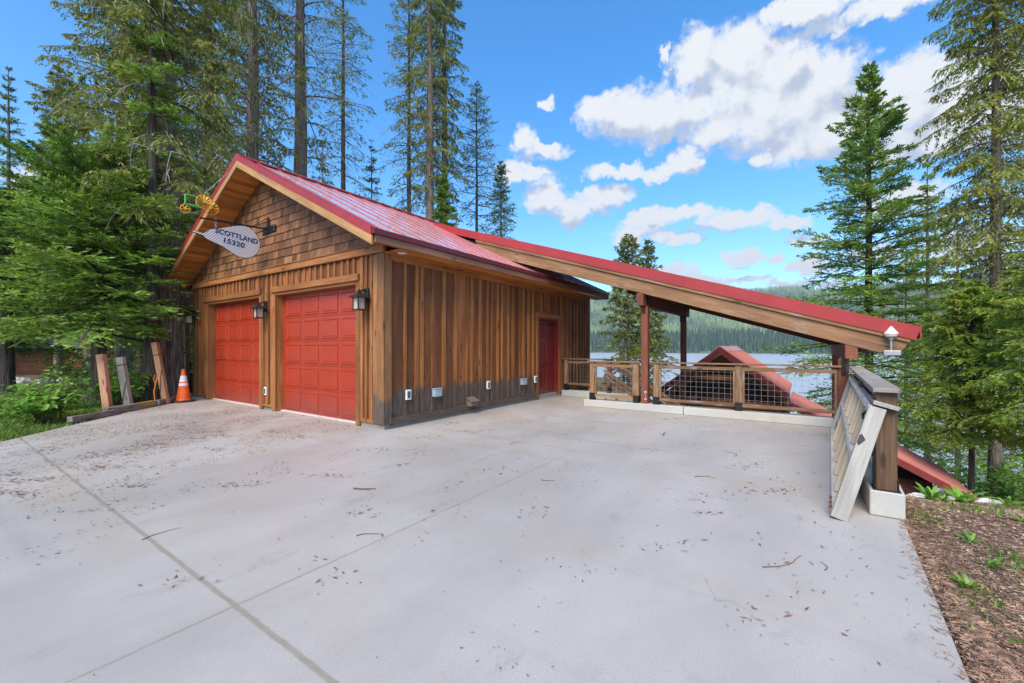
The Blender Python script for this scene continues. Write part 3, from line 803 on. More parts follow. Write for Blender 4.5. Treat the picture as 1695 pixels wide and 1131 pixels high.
# soffits: tongue and groove boards running front to back
mb = MB(); t0 = RY
for s_, ye in ((-1, EY + .01), (1, EL - .01)):
    nb = int(abs(ye - RY) / .085)
    for i in range(nb):
        ya = RY + s_ * (i + .0) * abs(ye - RY) / nb; yb = RY + s_ * (i + .97) * abs(ye - RY) / nb
        mb.prism([(-OV + .02, ya, rz(ya) - .20), (-OV + .02, yb, rz(yb) - .20), (-OV + .02, yb, rz(yb) - .185), (-OV + .02, ya, rz(ya) - .185)], (OV - .03, 0, 0))
        q = mb.g[-8:]; mb.g[-8:] = [(a[1], a[0], a[2]) for a in q]
part('rake_soffit', mb, 'soffit', G)
mb = MB()
for i in range(4):
    mb.box(-.02, XB - .01, EY + .006 + i * .1, EY + .100 + i * .1, rz(EY) - .20, rz(EY) - .185)
part('eave_soffit', mb, 'soffit', G)
mb = MB(); mb.lathe([(.001, -.006), (.05, -.008), (.075, -.004), (.08, 0)], (.18, -.22, rz(EY) - .2), 20); part('soffit_light', mb, 'whiteplastic', G, smooth=True)

# ------------------------------------------------------------------ wall fixtures
def lantern(loc, label):
    t = thing('wall_lantern', label, 'wall lantern', loc, 'black box lanterns beside the garage doors')
    x, y, z = loc
    mb = MB(); mb.box(x - .03, x, y - .06, y + .06, z - .02, z + .22); part('back_plate', mb, 'darkmetal', t, .006)
    mb = MB(); mb.tube([(x - .03, y, z + .17), (x - .08, y, z + .19), (x - .13, y, z + .16), (x - .155, y, z + .135)], .016, 8); part('arm', mb, 'darkmetal', t, smooth=True)
    cx = x - .155
    mb = MB(); mb.lathe([(.175, 0), (.172, .012), (.06, .07), (.058, .078), (.045, .08), (.045, .095), (.05, .10), (.012, .125), (.014, .135), (.001, .15)], (cx, y, z + .05), 4)
    part('lantern_roof', mb, 'darkmetal', t)
    mb = MB(); mb.lathe([(.115, 0), (.115, .015), (.10, .02)], (cx, y, z - .155), 4)
    for a in (-1, 1):
        for b_ in (-1, 1): mb.box(cx + a * .066 - .007, cx + a * .066 + .007, y + b_ * .066 - .007, y + b_ * .066 + .007, z - .135, z + .05)
    part('cage', mb, 'darkmetal', t)
    mb = MB(); mb.box(cx - .06, cx + .06, y - .06, y + .06, z - .134, z + .049); part('glass', mb, 'lampglass', t)
    return t
lantern((-.03, .40, 2.10), 'black box lantern right of the near garage door, by the corner')
lantern((-.03, 3.83, 2.10), 'black box lantern between the two garage doors')
lantern((-.045, 7.62, 2.10), 'black box lantern left of the far garage door, above the cone')

def outlet(loc, ax, label):
    t = thing('outdoor_outlet', label, 'outlet', loc, 'white outlet covers low on the garage walls')
    x, y, z = loc; mb = MB(); m2 = MB()
    if ax == 'y': # on side wall, facing -y
        mb.box(x - .055, x + .055, y - .03, y, z - .085, z + .085); m2.box(x - .033, x + .033, y - .034, y - .031, z - .06, z + .06)
    else:
        mb.box(x - .03, x, y - .05, y + .05, z - .085, z + .085); m2.box(x - .034, x - .031, y - .03, y + .03, z - .06, z + .06)
    part('frame', mb, 'whiteplastic', t, .006); part('cover', m2, 'dirtyglass', t); return t
outlet((-.005, 3.88, .40), 'x', 'white framed outlet cover on the post between the garage doors')
outlet((.47, -.028, .53), 'y', 'white framed outlet cover nearest the garage corner on the side wall')
outlet((2.69, -.028, .53), 'y', 'white framed outlet cover above and right of the brown vent hood')
outlet((4.62, -.028, .53), 'y', 'white framed outlet cover right beside the red side door')
def ebox(x, label):
    t = thing('junction_box', label, 'junction box', (x, -.028, .43), 'blue-grey junction boxes on the stained side wall')
    mb = MB(); mb.box(x - .09, x + .09, -.11, -.028, .44, .58); part('box', mb, 'blueboxgrey', t, .006)
    mb = MB(); mb.box(x - .097, x + .097, -.12, -.026, .58, .592); part('lid', mb, 'blueboxgrey', t, .003)
ebox(1.13, 'blue-grey junction box left of the vent hood, on the stained wall')
ebox(4.03, 'blue-grey junction box right of the vent hood, near the side door')
t = thing('vent_hood', 'brown sloped vent hood low on the stained side wall', 'vent hood', (2.09, -.034, .16))
mb = MB(); mb.prism([(1.99, -.034, .16), (1.99, -.16, .16), (1.99, -.16, .26), (1.99, -.034, .33)], (.2, 0, 0)); part('hood', mb, 'ventbrown', t, .004)
mb = MB(); mb.prism([(1.96, -.034, .336), (1.96, -.19, .258), (1.96, -.19, .245), (1.96, -.034, .331)], (.26, 0, 0)); part('top_plate', mb, 'ventbrown', t)

# ------------------------------------------------------------------ hanging sign
SY = 3.73
t = thing('sign_bracket', 'black iron wall bracket with long arm on the shingled gable', 'sign bracket', (-.035, SY, 3.83))
mb = MB(); mb.box(-.05, -.037, SY - .33, SY + .25, 3.74, 3.89); part('wall_plate', mb, 'black', t, .003)
mb = MB(); mb.box(-.062, -.051, SY - .06, SY + .0, 3.76, 4.08); part('cross_plate', mb, 'black', t, .003)
mb = MB()
for yy in (SY - .29, SY + .21):
    for zz in (3.775, 3.855): mb.tube([(-.05, yy, zz), (-.062, yy, zz)], .012, 8)
part('bolt_heads', mb, 'silver', t)
mb = MB(); mb.bar((-.06, SY, 3.83), (-1.27, SY, 3.768), .03, .03); part('arm', mb, 'black', t, .003)
mb = MB(); mb.bar((-.06, SY, 4.05), (-.34, SY, 3.835), .02, .012); part('brace', mb, 'black', t)
sp = [(-1.386, 3.505), (-1.30, 3.50), (-1.214, 3.485), (-1.15, 3.535), (-1.10, 3.59), (-.975, 3.627), (-.85, 3.68), (-.713, 3.735), (-.60, 3.775), (-.493, 3.79), (-.40, 3.775), (-.322, 3.71), (-.25, 3.62), (-.21, 3.52), (-.212, 3.42), (-.25, 3.31), (-.322, 3.225), (-.40, 3.17), (-.493, 3.145), (-.604, 3.155), (-.69, 3.19), (-.80, 3.255), (-.90, 3.31), (-1.0, 3.345), (-1.10, 3.375), (-1.17, 3.40), (-1.214, 3.45), (-1.30, 3.468), (-1.386, 3.475)]
t = thing('hanging_sign', 'silver pear-shaped metal sign with blue name and number hanging under the gable', 'sign', (-.75, SY, 3.15))
mb = MB(); mb.prism([(x, SY - .012, z) for x, z in sp], (0, .024, 0)); part('plate', mb, 'perforated', t)
mb = MB(); mb.tube([(x, SY, z) for x, z in sp] + [(sp[0][0], SY, sp[0][1])], .011, 6); part('rim', mb, 'black', t)
def ring(mb, c, r, th, pl):
    pts = []
    for k in range(13):
        a = 2 * math.pi * k / 12
        pts.append((c[0] + (r * math.cos(a) if pl == 'x' else 0), c[1] + (r * math.cos(a) if pl == 'y' else 0), c[2] + 1.5 * r * math.sin(a)))
    mb.tube(pts, th, 6)
for cx, z0, z1 in ((-1.005, 3.60, 3.80), (-.50, 3.79, 3.825)):
    mb = MB(); zz = z1; k = 0
    while zz > z0: ring(mb, (cx, SY, zz), .014, .004, 'xy'[k % 2]); zz -= .032; k += 1
    part('chain', mb, 'silver', t)
def text(body, size, p0, p1, parent, name):
    cu = bpy.data.curves.new(name, 'FONT'); cu.body = body; cu.size = 1; cu.extrude = .02; cu.offset = .025; cu.space_character = 1.05
    o = bpy.data.objects.new(name, cu); C.objects.link(o); bpy.context.view_layer.update()
    me = bpy.data.meshes.new_from_object(o.evaluated_get(bpy.context.evaluated_depsgraph_get()))
    bpy.data.objects.remove(o)
    V = np.zeros(len(me.vertices) * 3); me.vertices.foreach_get('co', V); V = V.reshape(-1, 3)
    w = V[:, 0].max() - V[:, 0].min(); V[:, 0] -= V[:, 0].min(); p0 = Vector(p0); p1 = Vector(p1); d = (p1 - p0); L_ = d.length; d.normalize()
    sx = L_ / w; up = Vector((-d.z, 0, d.x)); base = wloc(parent)
    for v, c in zip(me.vertices, V):
        q = p0 + d * (c[0] * sx) + up * (c[1] * size) + Vector((0, -1, 0)) * (c[2] * .1 + .002) - base; v.co = q
    me.attributes.new('tint', 'FLOAT', 'POINT'); return link(name, me, 'navy', parent)
text('SCOTTLAND', .135, (-1.02, SY - .0125, 3.545), (-.255, SY - .0125, 3.475), t, 'name_lettering')
text('15320', .135, (-.875, SY - .0125, 3.385), (-.505, SY - .0125, 3.345), t, 'number_lettering')
# tractor spinner
t = thing('tractor_spinner', 'green and yellow tractor wind spinner beside the gable edge', 'wind spinner', (-1.3, 3.70, 3.9))
def wheel(c, r, ns, name, blades=True):
    mb = MB(); c = Vector(c)
    pts = [(c.x + r * math.cos(2 * math.pi * k / 24), c.y, c.z + r * math.sin(2 * math.pi * k / 24)) for k in range(25)]
    mb.tube(pts, .006, 6, .5)
    for k in range(ns):
        a = 2 * math.pi * k / ns; a2 = a + math.pi / ns * .85
        p = lambda rr, aa, dy: (c.x + rr * math.cos(aa), c.y + dy, c.z + rr * math.sin(aa))
        mb.prism([p(.02, a, -.004), p(r * .97, a, -.012), p(r * .97, a2, .01), p(.02, a2, .002)], (0, .003, 0), .5)
    mb.tube([(c.x, c.y - .03, c.z), (c.x, c.y + .03, c.z)], .02, 10)
    part(name, mb, 'yellow', t)
wheel((-1.215, 3.66, 4.06), .13, 12, 'rear_wheel'); wheel((-1.06, 3.80, 4.02), .13, 12, 'rear_wheel')
wheel((-1.50, 3.70, 3.87), .075, 6, 'front_wheel')
mb = MB(); mb.box(-1.51, -1.31, 3.66, 3.74, 4.115, 4.14); mb.box(-1.51, -1.49, 3.68, 3.72, 3.95, 4.115); mb.box(-1.34, -1.325, 3.68, 3.72, 3.98, 4.115); mb.box(-1.52, -1.2, 3.68, 3.72, 3.94, 3.975); mb.box(-1.3, -1.02, 3.70, 3.73, 4.03, 4.05)
part('body', mb, 'green', t, .004)
mb = MB(); mb.tube([(-1.42, 3.7, 4.14), (-1.33, 3.7, 4.19), (-1.2, 3.72, 4.23), (-1.1, 3.75, 4.36), (-.9, 3.8, 4.62), (-.59, 3.9, 4.98)], .0035, 5); part('wire', mb, 'silver', t)

# ------------------------------------------------------------------ awning left of the garage
t = thing('side_awning', 'small grey lean-to awning on a wooden post left of the garage', 'awning', (.6, 8.3, 0))
mb = MB(); mb.prism([(-.2, 7.76, 2.77), (-.2, 9.05, 2.535), (-.2, 9.05, 2.52), (-.2, 7.76, 2.755)], (.62, 0, 0)); part('sheet', mb, 'sheet', t)
for x_ in (-.16, .36): mb = MB(); mb.bar((x_, 7.78, 2.70), (x_, 8.95, 2.487), .045, .06); part('rafter', mb, 'stake_new', t)
mb = MB(); mb.box(.10, .21, 8.76, 8.87, -.4, 2.46); part('post', mb, 'stake_new', t, .004)
t = thing('dark_rail', 'low black metal railing in the shade left of the garage', 'railing', (.8, 9.0, 0))
mb = MB(); mb.bar((.4, 7.9, .92), (.4, 10.2, .92), .03, .04); mb.bar((.4, 7.9, .62), (.4, 10.2, .62), .05, .10); part('rail', mb, 'black', t)
mb = MB(); mb.box(.38, .42, 9.3, 9.34, -.3, .94); part('post', mb, 'black', t)

# ------------------------------------------------------------------ walkway roof
SH = thing('walkway_roof', 'long sloping red metal shed roof on timber posts over the stairs', 'shed roof', (6.5, -2.9, 0))
SP = .3206; SX0, SX1 = 4.25, 8.75
def sz(y): return 3.867 + SP * y
YE, YT = -7.02, 3.15
mb = MB(); mb.prism([(SX0, YT, sz(YT)), (SX0, YE, sz(YE)), (SX0, YE, sz(YE) - .03), (SX0, YT, sz(YT) - .03)], (SX1 - SX0, 0, 0), .5); pr = part('roof', mb, 'redmetal_sheen', SH)
mb = MB(); x = SX0 + .4
while x < SX1: mb.bar((x, YT, sz(YT) + .018), (x, YE + .02, sz(YE + .02) + .018), .022, .035, (0, 0, 1), .5); x += .43
part('roof_seams', mb, 'redseam', pr)
mb = MB(); mb.prism([(SX0 - .022, YT, sz(YT) + .035), (SX0 - .022, YE - .02, sz(YE) + .03), (SX0 - .022, YE + .05, sz(YE) - .165), (SX0 - .022, YT, sz(YT) - .165)], (.021, 0, 0), .5); part('rake_flashing', mb, 'redtrim', pr)
mb = MB(); mb.prism([(SX1 + .001, YT, sz(YT) + .035), (SX1 + .001, YE, sz(YE) + .03), (SX1 + .001, YE + .05, sz(YE) - .165), (SX1 + .001, YT, sz(YT) - .165)], (.021, 0, 0), .5); part('rake_flashing', mb, 'redtrim', pr)
mb = MB(); mb.box(SX0, SX1, YE - .02, YE - .001, sz(YE) - .14, sz(YE) + .02); part('eave_flashing', mb, 'redtrim', pr)
def slopebar(mb, x0, x1, ya, yb, top, bot, cut=0):
    mb.prism([(x0, ya, sz(ya) - top), (x0, yb, sz(yb) - top), (x0, yb + cut, sz(yb + cut) - bot), (x0, ya, sz(ya) - bot)], (x1 - x0, 0, 0), .5)
    mb.g[-8:] = [(v[1], v[2] - v[1] * SP, v[0]) for v in mb.v[-8:]]
mb = MB(); slopebar(mb, SX0 - .005, SX0 + .06, 1.6, -6.93, .168, .238, .02); part('sub_fascia', mb, 'beam', SH, .003)
mb = MB(); slopebar(mb, SX0 + .03, SX0 + .17, 1.6, -6.90, .240, .505, .12); part('rafter_beam', mb, 'beam', SH, .006)
mb = MB(); slopebar(mb, SX1 - .15, SX1, -1, -6.90, .240, .505, .12); part('rafter_beam', mb, 'redwood', SH, .006)
x = SX0 + .6
while x < SX1 - .2: mb = MB(); slopebar(mb, x, x + .045, -.6, -6.9, .06, .235, 0); x += .6; part('rafter', mb, 'redwood', SH)
mb = MB(); slopebar(mb, SX0 + .02, SX1 - .01, -.6, -6.92, .035, .055, 0); part('roof_deck', mb, 'redwood', SH)
hz = sz(-2.8) - .505
trimpart('header_beam', [(SX0 - .02, 8.5, -2.87, -2.73, hz - .26, hz - .002)], 'redwood', .005, SH)
hz2 = sz(-6.2) - .505
trimpart('header_beam', [(SX0 + .04, 8.5, -6.30, -6.14, hz2 - .22, hz2 + .02)], 'redwood', .005, SH)
trimpart('post', [(4.43, 4.57, -2.90, -2.76, -.02, hz - .262)], 'redwood', .005, SH)
trimpart('post', [(8.02, 8.16, -2.87, -2.73, -3.2, hz - .262)], 'redwood', .005, SH)
trimpart('post', [(4.44, 4.58, -6.20, -6.06, .16, hz2 - .222)], 'redwood', .005, SH)
trimpart('post', [(8.02, 8.16, -6.28, -6.14, -3.4, hz2 - .222)], 'redwood', .005, SH)
trimpart('post_bracket', [(4.415, 4.425, -2.85, -2.81, hz - .42, hz - .12), (8.0, 8.015, -2.88, -2.72, hz - .42, hz - .03), (4.42, 4.59, -2.885, -2.874, hz - .20, hz - .0)], 'black', 0, SH)
trimpart('post_bracket', [(4.425, 4.435, -6.16, -6.10, hz2 - .5, hz2 - .2)], 'black', 0, SH)
mb = MB()
for zz in (.25, .40): mb.tube([(4.43, -2.86, zz), (4.415, -2.86, zz)], .025, 12)
mb.tube([(4.42, -2.86, .25), (4.42, -2.86, .40)], .007, 6)
part('post_bolts', mb, 'silver', SH)
# cone-topped lamp on the beam end
t = thing('beam_lamp', 'white cone-topped weather sensor on a grey box at the beam end', 'sensor', (4.25, -6.69, 1.2))
mb = MB(); mb.box(4.17, 4.278, -6.80, -6.60, 1.215, 1.29); part('base_box', mb, 'galv', t, .006)
mb = MB(); mb.tube([(4.2, -6.69, 1.29), (4.2, -6.69, 1.50)], .014, 8); mb.tube([(4.2, -6.69, 1.46), (4.2, -6.69, 1.48)], .035, 12); part('stem', mb, 'galv', t)
mb = MB(); mb.lathe([(.045, 0), (.07, .02), (.085, .055), (.088, .06), (.084, .07), (.012, .17), (.001, .172)], (4.2, -6.69, 1.49), 20); part('cone_cap', mb, 'creamplastic', t, smooth=False)

# ------------------------------------------------------------------ curbs
def curb(name, boxes, label, loc):
    mb = MB()
    for b_ in boxes: mb.box(*b_)
    return single(name, mb, 'curb', label, 'curb', loc, 'raised concrete curbs around the slab', .012)
curb('concrete_curb', [(4.35, 4.63, -3.62, -1.48, .001, .155), (4.35, 4.63, -6.00, -3.63, .001, .153)], 'long pale concrete curb under the mesh railing facing the garage doors side', (4.5, -3.7, 0))
mb = MB(); mb.prism([(0.0, -6.045, .001), (0, -6.225, .001), (4.62, -6.40, .001), (4.62, -6.015, .001)], (0, 0, .205)); mb.box(-.06, .02, -6.24, -6.03, .0012, .2065)
mb = MB(); mb.prism([(-.02, -6.02, .002), (-.02, -6.235, .002), (4.62, -6.42, .002), (4.62, -6.005, .002)], (0, 0, .20))
single('concrete_curb', mb, 'curb', 'pale concrete curb under the right-hand railing behind the leaning frame', 'curb', (2.3, -6.2, 0), 'raised concrete curbs around the slab', .012)
mb = MB(); mb.box(6.0, 6.2, -1.95, -.04, -.3, .15); mb.prism([(6.0, -1.951, -.3), (6.0, -1.951, .15), (6.0, -2.3, -.12), (6.0, -2.3, -.3)], (.2, 0, 0))
single('concrete_curb', mb, 'curb', 'short grey concrete curb beside the red side door at the stair head', 'curb', (6.1, -1, 0), 'raised concrete curbs around the slab', .01)

# ------------------------------------------------------------------ railings
def mesh_panel(parent, a, b_, z0, z1, step=.1016):
    """wire grid between points a and b (xy) and heights z0..z1"""
    a = Vector((a[0], a[1], 0)); b_ = Vector((b_[0], b_[1], 0)); L_ = (b_ - a).length; d = (b_ - a).normalized(); mb = MB()
    k = step * .6
    while k < L_: p = a + d * k; mb.tube([(p.x, p.y, z0), (p.x, p.y, z1)], .0021, 5, .5, False); k += step
    z = z0 + step * .7
    while z < z1: mb.tube([(a.x, a.y, z), (b_.x, b_.y, z)], .0021, 5, .5, False); z += step
    return part('wire_mesh', mb, 'galv', parent)
RX = 4.45
F1 = thing('mesh_railing', 'wooden railing with wire grid panels on the long curb', 'railing', (RX, -3.9, .155))
for y in (-1.66, -2.66, -3.08, -4.59):
    w = .055
    trimpart('post', [(RX - .045, RX + .045, y - w, y + w, .156, 1.0)], 'rail', .004, F1)
    trimpart('post_foot', [(RX - .052, RX + .052, y - w - .007, y + w + .007, .157, .315)], 'black', .003, F1)
for a, b_ in ((-2.605, -1.715), (-4.535, -3.135), (-6.05, -4.645)):
    trimpart('upper_rail', [(RX - .03, RX + .03, a, b_, .90, .965)], 'rail', .004, F1)
    trimpart('lower_rail', [(RX - .03, RX + .03, a, b_, .225, .285)], 'rail', .004, F1)
    trimpart('side_stile', [(RX - .02, RX + .02, a, a + .04, .286, .899), (RX - .02, RX + .02, b_ - .04, b_, .286, .899)], 'rail', .003, F1)
    mesh_panel(F1, (RX, a + .02), (RX, b_ - .02), .285, .90)
trimpart('cap_rail', [(RX - .07, RX + .03, -2.75, -1.55, 1.005, 1.035)], 'rail', .004, F1)
trimpart('cap_rail', [(RX - .07, RX + .07, -6.1, -2.95, 1.005, 1.035)], 'rail', .004, F1)

F2 = thing('stair_railing', 'railing beside the red side door at the head of the stairs', 'railing', (6.05, -.8, .15))
for y in (-.17, -1.42):
    trimpart('post', [(6.0, 6.1, y - .05, y + .05, .15, 1.0)], 'rail' if y > -1 else 'redwood', .004, F2)
    trimpart('post_foot', [(5.993, 6.107, y - .057, y + .057, .152, .33)], 'black', .003, F2)
trimpart('upper_rail', [(6.02, 6.08, -1.37, -.22, .89, .955)], 'rail', .004, F2)
trimpart('lower_rail', [(6.02, 6.08, -1.37, -.22, .30, .36)], 'rail', .004, F2)
trimpart('cap_rail', [(5.97, 6.11, -1.5, -.04, 1.0, 1.03)], 'rail', .004, F2)
mesh_panel(F2, (6.05, -1.37), (6.05, -.22), .36, .89)
# sloping stair rails and stringers going down in -y
ST = thing('stairs', 'timber stairs descending under the shed roof', 'stairs', (5.3, -3.4, -1.2))
SS = .62
for x in (4.85, 6.0):
    mb = MB(); mb.bar((x, -1.55, -.08), (x, -6.0, -.08 - 4.45 * SS), .05, .28); part('stringer', mb, 'greywood', ST)
for k in range(14):
    y = -1.7 - k * .29; z = -.05 - (k + 1) * .29 * SS
    mb = MB(); mb.box(4.87, 5.98, y - .29, y, z - .04, z); part('tread', mb, 'rail', ST)
SR = thing('stair_handrail', 'sloping timber handrails running down beside the stairs', 'handrail', (5.4, -3, 0))
for x, dz in ((6.05, 1.02), (4.9, .98)):
    y0_ = -1.5 if x > 5.5 else -2.9
    if x < 5.5: y0_ = -1.75
    zt = dz - (-(y0_) - 1.45) * SS
    for o_, h_ in ((0, .03), (-.11, .07), (-.68, .07)):
        mb = MB(); mb.bar((x, y0_, zt + o_), (x, -5.8, zt + o_ - (-5.8 - y0_) * -SS), .08 if o_ == 0 else .05, h_ + .02); part('rail', mb, 'rail', SR)
    mb = MB(); mb.box(x - .045, x + .045, -3.6, -3.5, zt - 1.1 - 1.9 * SS, zt - 1.85 * SS); part('post', mb, 'redwood', SR)

# right-hand railing, slightly rotated
def rline(x): return -6.125 - .036 * x
F3 = thing('side_railing', 'dark railing with grey cap board behind the leaning frame', 'railing', (2.3, -6.2, .2))
def rpost(x, zt, w=.065, mat='postbrown'):
    y = rline(x); trimpart('post', [(x - w, x + w, y - w, y + w, .205, zt)], mat, .005, F3)
    trimpart('post_foot', [(x - w - .008, x + w + .008, y + w + .001, y + w + .009, .203, .62), (x - w - .008, x + w + .008, y - w - .009, y - w - .001, .203, .30), (x - w - .02, x + w + .02, y - w - .02, y + w + .02, .2022, .209)], 'black', 0, F3)
rpost(.08, .985); rpost(2.2, .985)
for z0, z1, th in ((.985, 1.02, .13),):
    mb = MB(); mb.bar((-.04, rline(-.04), 1.005), (4.42, rline(4.42), 1.005), .17, .035); part('cap_board', mb, 'cap', F3, .005)
mb = MB(); mb.bar((.15, rline(.15), .93), (4.4, rline(4.4), .93), .05, .09); part('upper_rail', mb, 'cap', F3, .004)
mb = MB(); mb.bar((.15, rline(.15), .30), (4.4, rline(4.4), .30), .05, .07); part('lower_rail', mb, 'postbrown', F3, .004)
mb = MB()
for z in np.arange(.38, .88, .1): mb.tube([(.15, rline(.15) + .03, z), (4.4, rline(4.4) + .03, z)], .006, 5, .5, False)
for x in np.arange(.2, 4.35, .1): mb.tube([(x, rline(x) + .03, .33), (x, rline(x) + .03, .9)], .004, 5, .5, False)
part('wire_mesh', mb, 'black', F3)

# ------------------------------------------------------------------ leaning frame
LF = thing('leaning_pallet', 'large weathered white timber pallet leaning against the side railing', 'pallet', (2, -5.85, 0))
A = Vector((-.30, -5.755, .02)); Bn = Vector((3.95, -5.93, .015)); up = (Vector((-.05, -6.02, .905)) - A)
ex_ = (Bn - A).normalized(); H_ = .93
up = (up - ex_ * up.dot(ex_) * .0); 
upn = Vector((up.x, up.y, up.z)).normalized(); nrm = ex_.cross(upn).normalized()   # outward normal roughly +y side
if nrm.y < 0: nrm = -nrm
nrm = -nrm  # thickness grows towards the railing
Lf = (Bn - A).length; TH = .11
def fpt(s_, t_, n_): return A + ex_ * s_ + upn * t_ + nrm * n_
def fbar(name, s0, t0, s1, t1, w, th, n_=None, mat='dockwood', tint=None):
    mb = MB(); n_ = th / 2 if n_ is None else n_
    a = fpt(s0, t0, n_); b_ = fpt(s1, t1, n_); d = (b_ - a).normalized(); sd = d.cross(nrm).normalized()
    mb.obox((a + b_) / 2, (d, sd, nrm), ((b_ - a).length / 2, w / 2, th / 2), tint); return part(name, mb, mat, LF, .004)
fbar('end_board', .022, 0, .022, H_, .045, TH, None, 'dockend'); fbar('end_board', Lf - .02, 0, Lf - .02, H_, .04, TH, None, 'dockend')
fbar('top_board', .046, H_ - .022, Lf - .042, H_ - .022, .044, TH); fbar('bottom_board', .046, .022, Lf - .042, .022, .044, TH)
fbar('middle_rail', .046, .47, Lf - .042, .47, .05, .045, .03)
for s_ in (.62, 1.22, 1.85, 2.5, 3.2): fbar('cross_stud', s_, .045, s_, .445, .045, .085, .055, 'dockslat'); fbar('cross_stud', s_, .495, s_, H_ - .045, .045, .085, .055, 'dockslat')
for k in range(4):
    t0_ = .05 + k * .208; fbar('back_plank', .046, t0_ + .1, Lf - .042, t0_ + .1, .196, .014, TH - .008, 'dockwood')
fbar('ledge_board', .0, H_ + .035, .6, H_ + .035, .03, .16, .10, 'dockend')
mb = MB()
for s_, t_ in ((.1, .05), (.2, .055), (.35, .05)): mb.tube([fpt(s_, t_, -.002), fpt(s_, t_, -.02)], .014, 8)
part('rusty_bolts', mb, 'debris', LF)
mb = MB(); c0 = fpt(.02, .90, -.002)
mb.tube([fpt(.05, .88, -.004), fpt(.12, .84, -.006), (fpt(.06, .81, -.006))], .008, 6); mb.tube([fpt(.15, .90, -.004), fpt(.14, .85, -.006), fpt(.2, .82, -.006)], .008, 6)
part('scuff_marks', mb, 'black', LF)
mb = MB(); mb.prism([fpt(-.0025, .60, .02), fpt(-.0025, .66, .05), fpt(-.0025, .70, .015), fpt(-.0025, .68, .004), fpt(-.0025, .62, .004)], ex_ * .002); part('notch', mb, 'black', LF)

# ------------------------------------------------------------------ left side objects
def stake(a, b_, w, th, mat, label, strap=None):
    a = Vector(a); b_ = Vector(b_)
    t = thing('leaning_stake', label, 'wooden post', a, 'wooden posts leaning at the slab edge')
    mb = MB(); d = (b_ - a).normalized(); sd = d.cross(Vector(FWD + (0,))).normalized(); n_ = sd.cross(d)
    mb.obox((a + b_) / 2, (d, sd, n_), ((b_ - a).length / 2, w / 2, th / 2)); part('board', mb, mat, t, .004)
    if strap:
        mb = MB(); c = a + (b_ - a) * strap; hw, ht = w / 2 + .004, th / 2 + .004
        mb.tube([c + sd * hw + n_ * ht, c - sd * hw + n_ * ht, c - sd * hw - n_ * ht, c + sd * hw - n_ * ht, c + sd * hw + n_ * ht], .008, 5)
        c2 = a + (b_ - a) * .18; c3 = a + (b_ - a) * .55
        mb.tube([c3 - sd * hw - n_ * (ht + .006), (c2 + c3) / 2 - n_ * (ht + .012), c2 + sd * hw - n_ * (ht + .006)], .006, 5)
        part('strap', mb, 'strap', t)
    return t
stake((-2.02, 6.21, -.06), (-2.10, 6.37, 1.19), .145, .09, 'stake_new', 'reddish new leaning post, leftmost of the three')
stake((-1.65, 6.39, -.06), (-1.76, 6.54, 1.12), .145, .09, 'stake_old', 'grey weathered leaning post with strap, middle of the three', .86)
stake((-.88, 6.82, -.04), (-1.03, 7.07, 1.45), .13, .09, 'stake_new', 'tan leaning post with strap, closest to the big cedar', .80)
def timber(pts, w, h, mat, label, z0=0.0):
    mb = MB()
    for a, b_ in zip(pts[:-1], pts[1:]): mb.bar((a[0], a[1], z0 + h / 2), (b_[0], b_[1], z0 + h / 2), w, h)
    return single('edging_timber', mb, mat, label, 'timber', (pts[0][0], pts[0][1], 0), 'timbers along the slab edge', .005)
timber([(-2.75, 5.13), (-2.05, 5.62)], .10, .10, 'greywood', 'grey edging timber nearest the leafy bush', .003)
timber([(-2.18, 5.70), (-1.60, 6.12)], .12, .14, 'greywood', 'thick grey edging timber below the weathered post', .003)
timber([(-1.62, 6.35), (-1.16, 6.70)], .12, .11, 'yellowwood', 'yellow lumber block between grey edging timbers', .003)
timber([(-1.10, 6.66), (-.50, 7.25)], .10, .12, 'greywood', 'grey edging timber right of the yellow block', .003)
timber([(-.48, 7.30), (-.05, 7.95)], .12, .10, 'greywood', 'dark edging timber ending behind the cone', .003)
mb = MB(); mb.tube([(-1.12, 6.70, .02), (-1.14, 6.74, .3), (-1.1, 6.78, .48), (-1.06, 6.80, .66)], .012, 5); mb.tube([(-1.1, 6.78, .48), (-1.13, 6.8, .6), (-1.1, 6.8, .7)], .008, 5)
single('ratchet_strap', mb, 'orangestrap', 'orange strap tied upright beside the cedar trunk', 'strap', (-1.12, 6.7, 0))
t = thing('traffic_cone', 'orange traffic cone with two white bands beside the garage', 'traffic cone', (-.52, 6.92, 0))
cx, cy = -.52, 6.92
mb = MB(); mb.lathe([(.245, .003), (.25, .03), (.235, .045)], (cx, cy, 0), 8); part('base', mb, 'rubber', t, .006)
cr = lambda z: .152 - .160 * (z - .046)
mb = MB(); mb.lathe([(.162, .046), (cr(.07), .07), (cr(.75), .75), (.036, .79), (.022, .80)], (cx, cy, 0), 28); part('cone_body', mb, 'orange', t)
for z0_, z1_ in ((.395, .462), (.49, .64)):
    mb = MB(); mb.lathe([(cr(z0_) + .003, z0_), (cr(z1_) + .003, z1_)], (cx, cy, 0), 28); part('reflective_band', mb, 'reflective', t)

